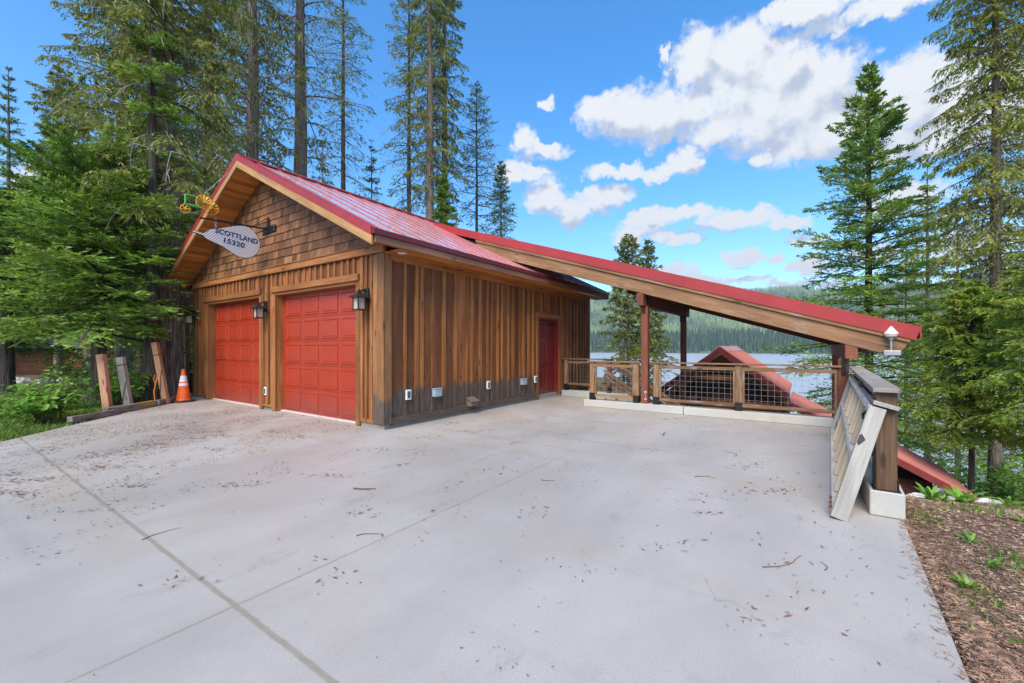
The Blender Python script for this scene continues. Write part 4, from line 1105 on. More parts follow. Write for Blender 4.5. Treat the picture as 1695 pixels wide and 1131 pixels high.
# ------------------------------------------------------------------ lower house
HX = 10.5
H = thing('lower_house', 'timber house below with red standing seam gable and lower pink roof', 'house', (14, -4, -3.5))
HRY, HRZ = -3.38, 1.31
mb = MB(); XE = HX + 4.2
mb.prism([(HX, HRY, HRZ), (HX, -5.22, -.06), (HX, -5.22, -.10), (HX, HRY, HRZ - .04)], (XE - HX, 0, 0), .5)
mb.prism([(HX, HRY - .001, HRZ), (HX, -1.40, -.17), (HX, -1.40, -.21), (HX, HRY - .001, HRZ - .04)], (XE - HX, 0, 0), .5)
hr = part('gable_roof', mb, 'redtrim', H)
mb = MB(); x = HX + .25
while x < XE: mb.bar((x, HRY - .06, HRZ - .045 + .02), (x, -5.21, -.06 + .02), .03, .045, (0, 0, 1), .5); x += .35
part('roof_seams', mb, 'pinkmetal', hr)
mb = MB()
for k in range(6):
    x = HX + .06 + k * .35; mb.bar((x, HRY - .12, HRZ - .062), (x, -5.21, -.015), .012, .05, (0, 0, 1), .5)
part('rake_cover_strips', mb, 'pinkmetal', hr)
mb = MB()
for s_ in (-1, 1): mb.prism([(HX - .05, HRY, HRZ + .06), (HX - .05, HRY + s_ * .22, HRZ + .06 - .165), (HX - .05, HRY + s_ * .22, HRZ + .03 - .165), (HX - .05, HRY, HRZ + .03)], (XE - HX + .1, 0, 0), .5)
part('ridge_cap', mb, 'pinkmetal', hr)
for a, b_ in (((HRY, HRZ), (-5.25, -.09)), ((HRY, HRZ), (-1.36, -.20))):
    mb = MB(); mb.prism([(HX - .03, a[0], a[1] + .03), (HX - .03, b_[0], b_[1] + .03), (HX - .03, b_[0], b_[1] - .20), (HX - .03, a[0], a[1] - .20)], (.028, 0, 0), .5); part('barge_board', mb, 'maroon', H)
    mb = MB(); mb.prism([(HX + .3, a[0], a[1] - .21), (HX + .3, b_[0], b_[1] - .21), (HX + .3, b_[0], b_[1] - .45), (HX + .3, a[0], a[1] - .45)], (.12, 0, 0), .5); part('truss_rafter', mb, 'trim', H)
mb = MB(); vboards(mb, HX + .7, 'y', -5.1, -1.6, -3.8, -.2); mb.prism([(HX + .7, -5.1, -.2), (HX + .7, -1.6, -.2), (HX + .7, HRY, 1.08)], (.02, 0, 0)); part('gable_wall', mb, 'darkwall', H)
trimpart('tie_beam', [(HX + .32, HX + .42, -5.1, -1.6, -.62, -.40), (HX + .32, HX + .42, -4.3, -2.5, .25, .42)], 'trim', 0, H)
for y in (-4.95, -3.9, -2.86, -1.8): mb = MB(); mb.box(HX + .3, HX + .44, y - .07, y + .07, -3.9, -.62); part('porch_post', mb, 'trim', H)
mb = MB(); mb.box(HX + .655, HX + .695, -4.2, -2.7, -1.9, -.66); part('window_frame', mb, 'trim', H); mb = MB(); mb.box(HX + .64, HX + .653, -4.1, -2.8, -1.8, -.76); part('window', mb, simple('dark_glass', (.02, .025, .03), .08), H)
# lower, flatter roof going down to the right
ya, za, yb, zb = -5.24, -.30, -9.13, -2.43
XE2 = HX + 3.4
mb = MB(); mb.prism([(HX, ya, za), (HX, yb, zb), (HX, yb, zb - .04), (HX, ya, za - .04)], (XE2 - HX, 0, 0), .5); lr = part('lower_roof', mb, 'pinkmetal', H)
mb = MB(); x = HX + .12
while x < XE2: mb.bar((x, ya, za + .02), (x, yb, zb + .02), .03, .045, (0, 0, 1), .5); x += .23
part('roof_seams', mb, 'pinkmetal', lr)
mb = MB(); mb.prism([(HX - .03, ya, za + .03), (HX - .03, yb, zb + .03), (HX - .03, yb, zb - .16), (HX - .03, ya, za - .16)], (.028, 0, 0), .5); part('rake_flashing', mb, 'dullred', lr)
mb = MB(); mb.box(HX, XE2, yb - .02, yb, zb - .18, zb); part('eave_fascia', mb, 'dullred', lr)
mb = MB(); mb.box(HX + .6, XE2, -8.4, -5.1, -4.6, -2.25); mb.box(HX + .6, XE2, -6.9, -5.1, -2.24, -1.4); part('lower_wall', mb, 'darkwall', H)
mb = MB(); mb.box(HX + .72, HX + 8, -5.08, -1.62, -4.2, -.25); part('side_wall', mb, 'darkwall', H)
# small red-capped porch timbers
for (x, y0_, z0_, y1_, z1_, lab) in ((9.4, -2.2, -.42, -2.9, -.16, ''), (8.9, -3.3, -.75, -4.0, -.20, '')):
    mb = MB(); mb.bar((x, y0_, z0_), (x, y1_, z1_), .14, .07, (0, 0, 1), .5); part('porch_beam_cap', mb, 'pinkmetal', H)
trimpart('porch_beam_post', [(9.3, 9.5, -3.0, -2.9, -3.8, -.2), (8.85, 8.99, -4.05, -3.95, -3.8, -.25)], 'redwood', 0, H)

# neighbour's garage on the left
def nloc(px, Y): 
    a = (px - 847.5) / 697.6 * Y; return Vector((CAMX + Y * FWD[0] + a * RGT[0], CAMY + Y * FWD[1] + a * RGT[1], 0))
NB = thing('neighbour_garage', 'low brown neighbouring garage with slate grey roof among the trees', 'garage', nloc(85, 28))
c = nloc(85, 28); rx = Vector(RGT + (0,)); fw = Vector(FWD + (0,)); UP = Vector((0, 0, 1)); gz = -.75
def nbox(name, s0, s1, d0, d1, z0, z1, mat):
    mb = MB(); q = c + rx * (s0 + s1) / 2 + fw * (d0 + d1) / 2; q.z = (z0 + z1) / 2
    mb.obox(q, (rx, fw, UP), ((s1 - s0) / 2, (d1 - d0) / 2, (z1 - z0) / 2)); return part(name, mb, mat, NB)
nbox('wall', -5, 6.4, .0, 6, gz, 1.4, 'darkwall')
nbox('garage_door', -2.3, .3, -.05, -.002, gz + .05, 1.05, 'siding'); nbox('garage_door', .9, 3.3, -.05, -.002, gz + .05, 1.05, 'siding')
nbox('stone_pier', -3.6, -2.5, -.35, -.06, gz, .35, 'stone')
mb = MB()
e0 = c - rx * 5.6 - fw * .9; e1 = c + rx * 7 - fw * .9; r0 = c - rx * 5.6 + fw * 3; r1 = c + rx * 7 + fw * 3
for q in (e0, e1): q.z = 1.25
for q in (r0, r1): q.z = 3.2
mb.prism([e0, e1, r1, r0], (0, 0, .12)); e2 = c - rx * 5.6 + fw * 7; e3 = c + rx * 7 + fw * 7; e2.z = e3.z = 1.25; mb.prism([r0, r1, e3, e2], (0, 0, .12)); part('roof', mb, 'slate', NB)
mb = MB(); q0 = nloc(70, 27.6); q0.z = h1(q0.x, q0.y) + .03
mb.prism([(nloc(px, Y).x, nloc(px, Y).y, -.78) for px, Y in ((-80, 27.5), (190, 27.5), (250, 22), (-60, 22.5))], (0, 0, .06)); struct('neighbour_pad', mb, 'asphaltpad')

# ------------------------------------------------------------------ vegetation
def conifer(name, label, cat, loc, h, cb, Rm, nb, tr, seed, leaf='hemlock', bark='bark', group=None, K=16, S=5, sl_=.12, sw=.020,
            droop=.35, e_top=35, e_bot=-8, hang=0.0, prof=.8, dead=0, thin=0.0, flare=1.0, lean=(0, 0), tw=.42, whorl=True, sector=None, lichen=0, tiltr=.8, fluff=.22):
    rng = np.random.default_rng(seed)
    t = thing(name, label, cat, loc, group)
    # trunk
    nz = 18; K2 = 12
    zz = np.linspace(0, 1, nz) ** 1.15 * h
    rr = tr * (1 - zz / h) ** .75 + .012 + tr * .55 * flare * np.exp(-zz / (tr * 2.2 + .25))
    th = np.linspace(0, 2 * np.pi, K2 + 1)[:-1]
    wob = 1 + .10 * np.sin(th * 3 + seed) + .06 * np.sin(th * 5 + 2 * seed)
    cx = lean[0] * zz / h + .05 * tr * np.sin(zz * .9 + seed); cy = lean[1] * zz / h + .05 * tr * np.cos(zz * .8)
    X = cx[:, None] + rr[:, None] * np.cos(th) * wob; Y = cy[:, None] + rr[:, None] * np.sin(th) * wob
    V = np.stack([X, Y, np.repeat(zz[:, None], K2, 1)], -1).reshape(-1, 3)
    V[:K2, 2] -= .6
    i = np.arange(nz - 1)[:, None] * K2; j = np.arange(K2)[None, :]
    F = np.stack([i + j, i + (j + 1) % K2, i + K2 + (j + 1) % K2, i + K2 + j], -1).reshape(-1, 4)
    # branches
    B = nb
    u = (np.arange(B) + rng.uniform(0, 1, B)) / B; u = u ** .85
    if whorl: nw = max(6, B // 6); u = (np.round(u * nw) + rng.normal(0, .12, B)) / nw
    u = np.clip(u, 0, .995)
    zb = cb + (h - cb) * u
    lf = (1 - u) ** prof
    L_ = Rm * (lf * rng.uniform(.58, 1.15, B) + .025)
    low = u < .12; L_[low] *= rng.uniform(.6, 1, low.sum())
    phi = np.arange(B) * 2.39996 + rng.uniform(-.5, .5, B)
    if sector is not None: phi = rng.uniform(sector[0], sector[1], B)
    e0 = np.radians(e_bot + (e_top - e_bot) * u ** 1.3 + rng.normal(0, 6, B)); te = np.tan(e0)
    dr = droop * rng.uniform(.6, 1.4, B)
    dx, dy = np.cos(phi), np.sin(phi)
    bx = lean[0] * zb / h; by = lean[1] * zb / h
    bend = rng.normal(0, .16, B)
    def bp(tt):  # (B, n) -> (B,n,3)
        s_ = tt * L_[:, None]; sb = bend[:, None] * tt ** 2 * L_[:, None]
        return np.stack([bx[:, None] + dx[:, None] * s_ - dy[:, None] * sb, by[:, None] + dy[:, None] * s_ + dx[:, None] * sb,
                         zb[:, None] + L_[:, None] * (te[:, None] * tt - dr[:, None] * tt ** 2 * 1.2 + dr[:, None] * .45 * tt ** 3)], -1)
    # limb tubes
    ns = 5; ts = np.repeat(np.linspace(0, 1, ns)[None, :], B, 0); PP = bp(ts)
    rad = (.010 + .0105 * L_)[:, None] * (1 - .85 * ts) * (1.0 if tr > .05 else .5)
    s1 = np.stack([-dy, dx, np.zeros(B)], -1)[:, None, :]; s2 = np.array([0, 0, 1.0])[None, None, :]
    rings = [PP + rad[..., None] * (s1 * math.cos(a) + s2 * math.sin(a)) for a in (0.5, 2.6, 4.7)]
    LV = np.stack(rings, 2).reshape(-1, 3); base = len(V)
    bi = (np.arange(B) * ns * 3)[:, None, None]; si = (np.arange(ns - 1) * 3)[None, :, None]; ki = np.arange(3)[None, None, :]
    o0 = base + bi + si
    LFc = np.stack([o0 + ki, o0 + (ki + 1) % 3, o0 + 3 + (ki + 1) % 3, o0 + 3 + ki], -1).reshape(-1, 4)
    me = indexed(name + '_trunk', np.concatenate([V, LV]), np.concatenate([F, LFc]))
    link('trunk', me, bark, t, smooth=True)
    # foliage: twigs off both sides of each limb, sprigs off both sides of each twig
    tk = .10 + .90 * (np.arange(K)[None, :] + rng.uniform(.1, .9, (B, K))) / K
    Pk = bp(tk)                                   # B,K,3
    Pk2 = bp(np.clip(tk + .03, 0, 1.03)); T = Pk2 - Pk; T /= np.linalg.norm(T, axis=-1, keepdims=True) + 1e-9
    side = np.cross(T, np.array([0, 0, 1.0])); side /= np.linalg.norm(side, axis=-1, keepdims=True) + 1e-9
    out = []; tin = []
    btint = rng.uniform(-.18, .18, B)
    for sg in (-1, 1):
        ang = np.radians(rng.uniform(42, 68, (B, K)))[..., None]
        D = T * np.cos(ang) + sg * side * np.sin(ang)
        D = D + rng.normal(0, 1, D.shape) * np.array([.08, .08, fluff]); D[..., 2] -= hang * .25
        D /= np.linalg.norm(D, axis=-1, keepdims=True)
        wl = (L_[:, None] * tw * (1 - tk) ** .75 * (.35 + .65 * np.clip(tk * 4, 0, 1)) + .05 * (1 - tk) + .03 + .03 * L_[:, None]) * rng.uniform(.6, 1.25, (B, K))
        keep = (rng.uniform(0, 1, (B, K)) > thin) & (rng.uniform(0, 1, (B, K)) < np.clip(L_ / (.5 * Rm) + .12, 0, 1)[:, None])
        sS = (np.arange(S)[None, None, :] + rng.uniform(0, .8, (B, K, S))) / S
        ps = Pk[:, :, None, :] + D[:, :, None, :] * (wl[..., None] * sS)[..., None]
        ps[..., 2] -= (.30 * droop + hang * .5) * (wl[..., None] * sS ** 2)
        for sg2 in (-1, 1):
            a2 = np.radians(rng.uniform(18, 48, sS.shape))[..., None] * sg2
            Dn = D[:, :, None, :] * np.cos(a2) + T[:, :, None, :] * np.sin(a2) * (1 if sg > 0 else 1)
            Dn = Dn + rng.normal(0, .12, Dn.shape); Dn[..., 2] -= hang * rng.uniform(.4, 1.5, sS.shape)
            Dn /= np.linalg.norm(Dn, axis=-1, keepdims=True)
            upv = np.array([0, 0, 1.0]) + rng.normal(0, tiltr, Dn.shape)
            if hang > .3: upv = rng.normal(0, 1, Dn.shape)
            wv = np.cross(Dn, upv); wv /= np.linalg.norm(wv, axis=-1, keepdims=True) + 1e-9
            ll = (sl_ * rng.uniform(.6, 1.35, sS.shape))[..., None]; ww = (sw * rng.uniform(.6, 1.3, sS.shape))[..., None]
            q = np.stack([ps, ps + Dn * ll * .45 + wv * ww, ps + Dn * ll, ps + Dn * ll * .45 - wv * ww], -2)
            kk = np.broadcast_to(keep[..., None], sS.shape)
            tt = .40 + btint[:, None, None] + rng.normal(0, .17, sS.shape) + .22 * (sS - .3) * (tk[..., None] > .3)
            out.append(q[kk]); tin.append(np.clip(tt[kk], 0, 1))
    link('crown', quads(name + '_crown', np.concatenate(out), np.concatenate(tin)), leaf, t)
    if dead:
        mb = MB(); r2 = random.Random(seed)
        for k in range(dead):
            z = cb * r2.uniform(.95, 1.3) + (h - cb) * r2.uniform(0, .45); a = r2.uniform(0, 6.28); l = Rm * r2.uniform(.45, 1.15)
            pts = []; z_ = z; a_ = a; r_ = tr * .5
            x_, y_ = lean[0] * z / h, lean[1] * z / h; el = r2.uniform(-.1, .25)
            for s_ in range(7):
                pts.append((x_, y_, z_)); st = l / 6
                x_ += math.cos(a_) * st * math.cos(el); y_ += math.sin(a_) * st * math.cos(el); z_ += math.sin(el) * st
                el -= r2.uniform(.0, .30) * (1 + droop); a_ += r2.uniform(-.3, .3)
            mb.tube(pts, [.016 * (1 - .13 * i_) for i_ in range(7)], 4)
            for _ in range(2):
                i_ = r2.randint(2, 5); p = Vector(pts[i_]); d = Vector((r2.uniform(-1, 1), r2.uniform(-1, 1), r2.uniform(-1, .2))).normalized() * l * .25
                mb.tube([p, p + d * .6, p + d + Vector((0, 0, -.1))], [.009, .006, .003], 3)
        o = link('dead_branches', mb.mesh('dead_branches'), 'deadwood', t); o['kind'] = 'stuff'
    if lichen:
        N_ = lichen; k = rng.integers(0, B, N_); tt = rng.uniform(.2, .9, (B, 1)); pb = bp(tt)[k, 0]
        n_ = 10; q = []
        for m_ in range(n_):
            o_ = rng.normal(0, .05, (N_, 3)); l = rng.uniform(.25, .7, N_)[:, None]; w_ = rng.uniform(.008, .02, N_)[:, None]
            dd = np.stack([np.cos(rng.uniform(0, 6, N_)), np.sin(rng.uniform(0, 6, N_)), np.zeros(N_)], -1)
            dn = np.array([0, 0, -1.0]) + rng.normal(0, .08, (N_, 3))
            q.append(np.stack([pb + o_, pb + o_ + dn * l * .5 + dd * w_, pb + o_ + dn * l, pb + o_ + dn * l * .5 - dd * w_], 1))
        o = link('lichen', quads('lichen', np.concatenate(q), rng.uniform(0, 1, N_ * n_)), 'moss', t); o['kind'] = 'stuff'
    return t
def copytree(t, loc, rz, s, label):
    c_ = t.copy(); C.objects.link(c_); c_.location = loc; c_.rotation_euler = (0, 0, rz); c_.scale = (s, s, s); c_['label'] = label
    for ch in list(t.children):
        d = ch.copy(); C.objects.link(d); d.parent = c_
    return c_
def at(px, Y, z=None):
    v = nloc(px, Y); v.z = h1(v.x, v.y) - .05 if z is None else z; return v
def topz(py, Y): return CAMZ + (574 - py) / 697.6 * Y
def tree(name, label, cat, px, Y, pytop, halfw_px, group=None, cbpy=None, z=None, **k):
    loc = at(px, Y, z); h = topz(pytop, Y) - loc.z; cb = (topz(cbpy, Y) - loc.z) if cbpy is not None else h * .08
    return conifer(name, label, cat, loc, h, cb, halfw_px / 697.6 * Y, group=group, **k)

HEM = dict(leaf='hemlock', thin=.28, fluff=.4, droop=.28, e_top=40, e_bot=-5, hang=.15, prof=.85)
CDR = dict(leaf='cedar', droop=.62, e_top=30, e_bot=5, hang=.8, prof=.55, whorl=False, sl_=.15, sw=.021)
FIR = dict(leaf='fir', droop=.16, e_top=48, e_bot=-6, hang=.0, prof=.8, sl_=.115, sw=.018)
# --- right side
tree('fir_tree', 'tall symmetrical bright green fir with dark trunk right of the walkway roof', 'fir tree', 1438, 17, 112, 172, seed=11, nb=200, tr=.17, K=24, S=7, cbpy=760, bark='barkdark', **{**FIR, 'leaf': 'firlight', 'prof': .80, 'tw': .34, 'thin': .18, 'e_bot': -6, 'e_top': 42, 'sl_': .13, 'sw': .023, 'fluff': .3})
tree('cedar_tree', 'tall drooping olive cedar with hanging sprays at the right picture edge', 'cedar tree', 1648, 13, -320, 106, seed=12, nb=230, tr=.16, K=20, S=6, cbpy=560, dead=26, lichen=30, **{**CDR, 'prof': .30, 'thin': .25, 'leaf': 'cedarlime', 'sl_': .12, 'sw': .018})
tree('cedar_tree', 'bright yellow-green bushy cedar on twin stems beside the lower roof', 'cedar tree', 1608, 11.5, 470, 96, seed=13, nb=120, tr=.06, K=24, S=9, cbpy=725, bark='barkdark', **{**CDR, 'leaf': 'cedarbright', 'droop': .45, 'hang': .45, 'prof': .45, 'sl_': .085, 'sw': .015, 'e_bot': 0, 'thin': .25, 'fluff': .4})
tree('hemlock_tree', 'yellow-green slender hemlock just right of the tall fir', 'hemlock tree', 1535, 22, 255, 70, seed=14, nb=150, tr=.14, K=14, S=5, cbpy=760, **{**HEM, 'leaf': 'cedarbright', 'hang': .4, 'thin': .3})
rg = 'trees on the slope right of the driveway'
for i, (px, Y, pt, hw, lf, lab) in enumerate([(1745, 9.5, 400, 130, 'cedarbright', 'near bright cedar crowding the right picture edge'), (1700, 19, 180, 100, 'cedar', 'olive cedar filling the right edge behind the drooping cedar'),
        (1585, 24, 330, 90, 'cedarbright', 'light green cedar behind the twin-stem cedar'), (1650, 27, 560, 110, 'hemlock', 'low dark hemlock below the cedars at the right edge'), (1760, 16, 420, 150, 'fir', 'green fir just entering the right edge below the cedars'), (1500, 30, 380, 60, 'hemlock', 'distant hemlock behind the tall right fir')]):
    tree('conifer_tree', lab, 'tree', px, Y, pt, hw, group=rg, seed=30 + i, nb=110, tr=.13, K=26 if Y < 12 else 16, S=9 if Y < 12 else 5, sl_=.075 if Y < 12 else .12, sw=.012 if Y < 12 else .02, cbpy=790 if Y > 12 else 730, **{**HEM, 'leaf': lf, 'hang': .4, 'droop': .4, 'prof': .5, 'thin': .3, 'fluff': .35})
# --- mid trees beyond the railing
tree('cedar_tree', 'slim olive cedar beyond the railing, left of the walkway post', 'cedar tree', 1040, 19, 388, 62, seed=15, nb=120, tr=.10, K=14, S=4, cbpy=700, **{**CDR, 'prof': .6, 'droop': .35, 'hang': .35, 'e_top': 45, 'sl_': .15, 'sw': .024, 'thin': .35, 'fluff': .5})
tree('cedar_tree', 'slightly shorter cedar just right of its slim twin beyond the railing', 'cedar tree', 1073, 21, 400, 56, seed=16, nb=130, tr=.09, K=12, S=4, cbpy=700, **{**CDR, 'prof': .6, 'droop': .35, 'hang': .35, 'e_top': 45, 'sl_': .15, 'sw': .024, 'thin': .35, 'fluff': .5})
# --- trees behind the garage
bg = 'tall trees standing behind the garage roof'
tree('hemlock_tree', 'bare-trunked tall tree left of the gable peak, behind the roof', 'tree', 418, 15.5, -260, 110, group=bg, seed=41, nb=140, tr=.30, K=14, S=4, cbpy=330, dead=34, lichen=20, **{**CDR, 'prof': .3, 'thin': .25})
tree('hemlock_tree', 'straight brown trunk with mostly bare limbs behind the front roof slope', 'tree', 497, 18, -300, 120, group=bg, seed=42, nb=72, tr=.36, K=12, S=4, cbpy=270, dead=40, lichen=14, **{**CDR, 'prof': .3, 'thin': .35})
tree('hemlock_tree', 'thin dark tall trunk left of the blue sky gap above the roof', 'tree', 568, 24, -120, 62, group=bg, seed=43, nb=80, tr=.17, K=12, S=4, cbpy=290, dead=26, bark='barkdark', **{**HEM, 'prof': .3, 'thin': .3, 'droop': .5})
tree('hemlock_tree', 'slim tree with feathery top left of the mossy double trunk', 'tree', 677, 23, -40, 62, group=bg, seed=44, nb=100, tr=.15, K=12, S=4, cbpy=330, dead=22, bark='barkdark', **{**HEM, 'prof': .45, 'thin': .25, 'droop': .5, 'hang': .4, 'leaf': 'cedar'})
tree('cedar_tree', 'thick mossy trunk rising above the middle of the roof', 'cedar tree', 712, 20.5, -200, 52, group=bg, seed=45, nb=110, tr=.27, K=12, S=5, cbpy=350, dead=20, lichen=10, **{**CDR, 'prof': .25, 'thin': .12})
tree('cedar_tree', 'second mossy trunk just right of the thick one above the roof', 'cedar tree', 736, 22, -150, 48, group=bg, seed=46, nb=100, tr=.20, K=12, S=5, cbpy=360, dead=16, **{**CDR, 'prof': .25, 'thin': .12})
tree('hemlock_tree', 'sparse spire-topped tree right of the mossy trunks', 'tree', 789, 25, 140, 62, group=bg, seed=47, nb=90, tr=.12, K=12, S=3, cbpy=370, dead=16, bark='barkdark', **{**HEM, 'prof': .6, 'thin': .3, 'e_top': 50})
tree('hemlock_tree', 'short sparse tree where the shed roof begins', 'tree', 829, 25, 268, 36, group=bg, seed=48, nb=80, tr=.08, K=12, S=3, cbpy=400, dead=8, bark='barkdark', **{**HEM, 'prof': .7, 'thin': .2})
tree('hemlock_tree', 'small pointed young tree in the sky gap right of the thin trunk', 'tree', 615, 27, 232, 36, group=bg, seed=49, nb=70, tr=.09, K=12, S=4, cbpy=420, **{**HEM, 'thin': .5, 'prof': 1.0})
tree('hemlock_tree', 'small young tree showing between the two tall bare trunks', 'tree', 534, 27, 222, 36, group=bg, seed=50, nb=64, tr=.09, K=12, S=4, cbpy=420, **{**HEM, 'thin': .5, 'prof': 1.0})
tree('hemlock_tree', 'low green young tree at the foot of the mossy trunks', 'tree', 735, 19, 290, 34, group=bg, seed=51, nb=70, tr=.06, K=12, S=4, cbpy=420, **{**FIR})
# --- left forest
lg = 'forest trees left of the garage'
tree('cedar_tree', 'huge grey-barked cedar right beside the left garage corner', 'cedar tree', 276, 11.0, -420, 120, group=lg, seed=60, nb=130, tr=.31, K=18, S=5, cbpy=400, dead=40, lichen=60, z=-.1, **{**CDR, 'prof': .22, 'thin': .3})
tree('hemlock_tree', 'thin dark trunk touching the left side of the huge cedar', 'hemlock tree', 252, 10.4, -100, 75, group=lg, seed=61, nb=36, tr=.15, K=14, S=5, cbpy=250, z=-.08, bark='barkdark', **{**FIR, 'leaf': 'fir', 'prof': .6, 'thin': .1})
tree('fir_tree', 'layered bright green fir behind the leaning posts', 'fir tree', 165, 10.2, 290, 165, group=lg, seed=62, nb=130, tr=.14, K=22, S=7, cbpy=550, z=-.2, bark='barkdark', **{**FIR, 'prof': .35, 'sl_': .12})
tree('fir_tree', 'dark layered fir with low sweeping limbs at the left edge', 'fir tree', 12, 13.5, 330, 120, group=lg, seed=63, nb=110, tr=.14, K=20, S=7, cbpy=565, z=-.25, bark='barkdark', **{**FIR, 'leaf': 'firdark', 'prof': .45, 'droop': .35})
tree('hemlock_tree', 'pointed hemlock at the far left edge under open sky', 'hemlock tree', 14, 25, 112, 60, group=lg, seed=64, nb=150, tr=.16, K=13, S=4, cbpy=560, **HEM)
tree('hemlock_tree', 'pointed hemlock second from the left edge against the sky', 'hemlock tree', 96, 24, 98, 64, group=lg, seed=65, nb=150, tr=.16, K=13, S=4, cbpy=560, **HEM)
tree('cedar_tree', 'broad olive cedar left of the huge grey trunk', 'cedar tree', 205, 17, -260, 115, group=lg, seed=66, nb=200, tr=.24, K=16, S=5, cbpy=500, dead=24, lichen=30, **{**CDR, 'prof': .35, 'thin': .05})
tree('cedar_tree', 'dense cedar between the huge trunk and the gable', 'cedar tree', 345, 18, -200, 110, group=lg, seed=67, nb=200, tr=.26, K=16, S=5, cbpy=480, dead=16, lichen=20, **{**CDR, 'prof': .35, 'thin': .15})
tree('cedar_tree', 'leaning-topped cedar left of the broad olive cedar', 'cedar tree', 150, 22, 120, 100, group=lg, seed=68, nb=150, tr=.18, K=15, S=5, cbpy=540, **{**CDR, 'prof': .5, 'lean': (-.8, .8)})
protos = []
for i, (px, Y, pt, hw, lf) in enumerate([(60, 36, 340, 80, 'cedar'), (240, 24, 200, 100, 'hemlock'), (130, 30, 330, 110, 'hemlock')]):
    protos.append((tree('conifer_tree', ['mid-height olive cedar filling the left forest below the spires', 'hemlock deep in the forest behind the huge cedar', 'distant hemlock above the neighbouring garage roof'][i], 'tree', px, Y, pt, hw, group=lg, seed=70 + i, nb=130, tr=.15, K=14, S=5, cbpy=600, **{**HEM, 'leaf': lf, 'hang': .35, 'prof': .5, 'sw': .032, 'sl_': .17, 'thin': .2, 'fluff': .4}), Y, topz(pt, Y)))
labs = ['deep forest tree at the far left edge', 'deep forest tree right of the far left edge tree', 'deep forest tree above the leftmost stake', 'deep forest tree above the middle stake', 'deep forest tree just left of the huge cedar', 'deep forest tree behind the lean-to awning', 'deep forest tree left behind the gable', 'deep forest tree behind the left gable slope',
        'deep forest tree low behind the left shrub', 'background tree between the left stakes', 'background tree over the neighbouring pad', 'background tree right of the neighbouring garage', 'low background tree right of the slate roof', 'background tree beyond the traffic cone']
for i, (px, Y, s) in enumerate([(-60, 32, 1.25), (30, 36, 1.15), (110, 38, 1.2), (180, 34, 1.25), (235, 38, 1.35), (300, 36, 1.35), (360, 34, 1.5), (410, 33, 1.4), (-120, 24, 1.1), (165, 40, 1.3), (75, 44, 1.3), (205, 27, .9), (232, 19, .75), (318, 21, .9)]):
    p = protos[i % 3][0]; copytree(p, at(px, Y), i * 1.3, s * .8, labs[i])

# shrubs
def bush(name, label, cat, loc, h, w, nst, nl, ls, seed, leaf='bush', group=None):
    rng = np.random.default_rng(seed); t = thing(name, label, cat, loc, group)
    mb = MB(); tips = []
    for k in range(nst):
        a = rng.uniform(0, 6.28); r = w * rng.uniform(.1, 1) ** .7; hh = h * rng.uniform(.45, 1) * (1 - .35 * (r / w) ** 2)
        p0 = Vector((rng.normal(0, w * .12), rng.normal(0, w * .12), -.05)); p3 = Vector((math.cos(a) * r, math.sin(a) * r, hh)); p1 = p0.lerp(p3, .4) + Vector((0, 0, hh * .18)); p2 = p0.lerp(p3, .75) + Vector((0, 0, hh * .12))
        pts = [p0, p1, p2, p3]; mb.tube(pts, [.008, .006, .004, .002], 4); tips.append(pts)
    link('stems', mb.mesh('stems'), 'twig', t)
    P0 = []; 
    for k in range(nl):
        pts = tips[rng.integers(0, nst)]; f = rng.uniform(.25, 1) * 3; i_ = min(2, int(f)); p = pts[i_].lerp(pts[i_ + 1], f - i_); P0.append(p + Vector(rng.normal(0, ls * .9, 3)))
    P0 = np.array(P0); a = rng.uniform(0, 6.28, nl); d = np.stack([np.cos(a), np.sin(a), rng.normal(-.1, .3, nl)], -1); d /= np.linalg.norm(d, axis=1, keepdims=True)
    up = np.array([0, 0, 1.]) + rng.normal(0, .35, (nl, 3)); s = np.cross(d, up); s /= np.linalg.norm(s, axis=1, keepdims=True); L_ = (ls * rng.uniform(.6, 1.5, nl))[:, None]
    dn = np.array([0, 0, -1.0]) * L_ * .18
    tip = P0 + d * L_ * 2 + dn * 1.6; m1 = P0 + d * L_ * .6; m2 = P0 + d * L_ * 1.3 + dn * .3
    LA = np.stack([P0, m1 + s * L_ * .52, m2 + s * L_ * .46, tip], 1); LB = np.stack([P0, tip, m2 - s * L_ * .46, m1 - s * L_ * .52], 1)
    LA[:, 1, 2] += (L_ * .12)[:, 0]; LB[:, 3, 2] += (L_ * .12)[:, 0]
    tn = np.clip(rng.normal(.5, .2, nl), 0, 1)
    link('leaves', quads('leaves', np.concatenate([LA, LB]), np.concatenate([tn, tn])), leaf, t); return t
sg = 'leafy shrubs along the left slab edge'
bush('leafy_bush', 'dense broad-leaved green bush overhanging the left slab edge', 'bush', (-2.95, 5.75, -.05), .85, .62, 40, 900, .055, 1, group=sg)
bush('leafy_bush', 'taller loose pale green bush behind the dense one', 'bush', (-2.6, 7.3, -.05), 1.05, .65, 30, 420, .05, 2, group=sg)
bush('leafy_bush', 'pale green bush at the left picture edge', 'bush', (-4.3, 7.4, -.05), .95, .7, 36, 600, .05, 3, group=sg)
bush('leafy_bush', 'low bush in the gap between the first two stakes', 'bush', (-1.6, 7.6, -.05), .95, .8, 40, 800, .045, 4, group=sg)
bush('leafy_bush', 'bush behind the weathered middle stake', 'bush', (-1.0, 8.4, -.05), 1.0, .9, 44, 900, .045, 5, group=sg)
bush('leafy_bush', 'low bush right of the big cedar base behind the cone', 'bush', (.6, 9.7, -.05), 1.1, .8, 40, 700, .05, 6, group=sg)
bush('leafy_bush', 'round bush beyond the leftmost stake', 'bush', at(150, 15), 1.3, 1.3, 50, 900, .06, 8, group=sg)
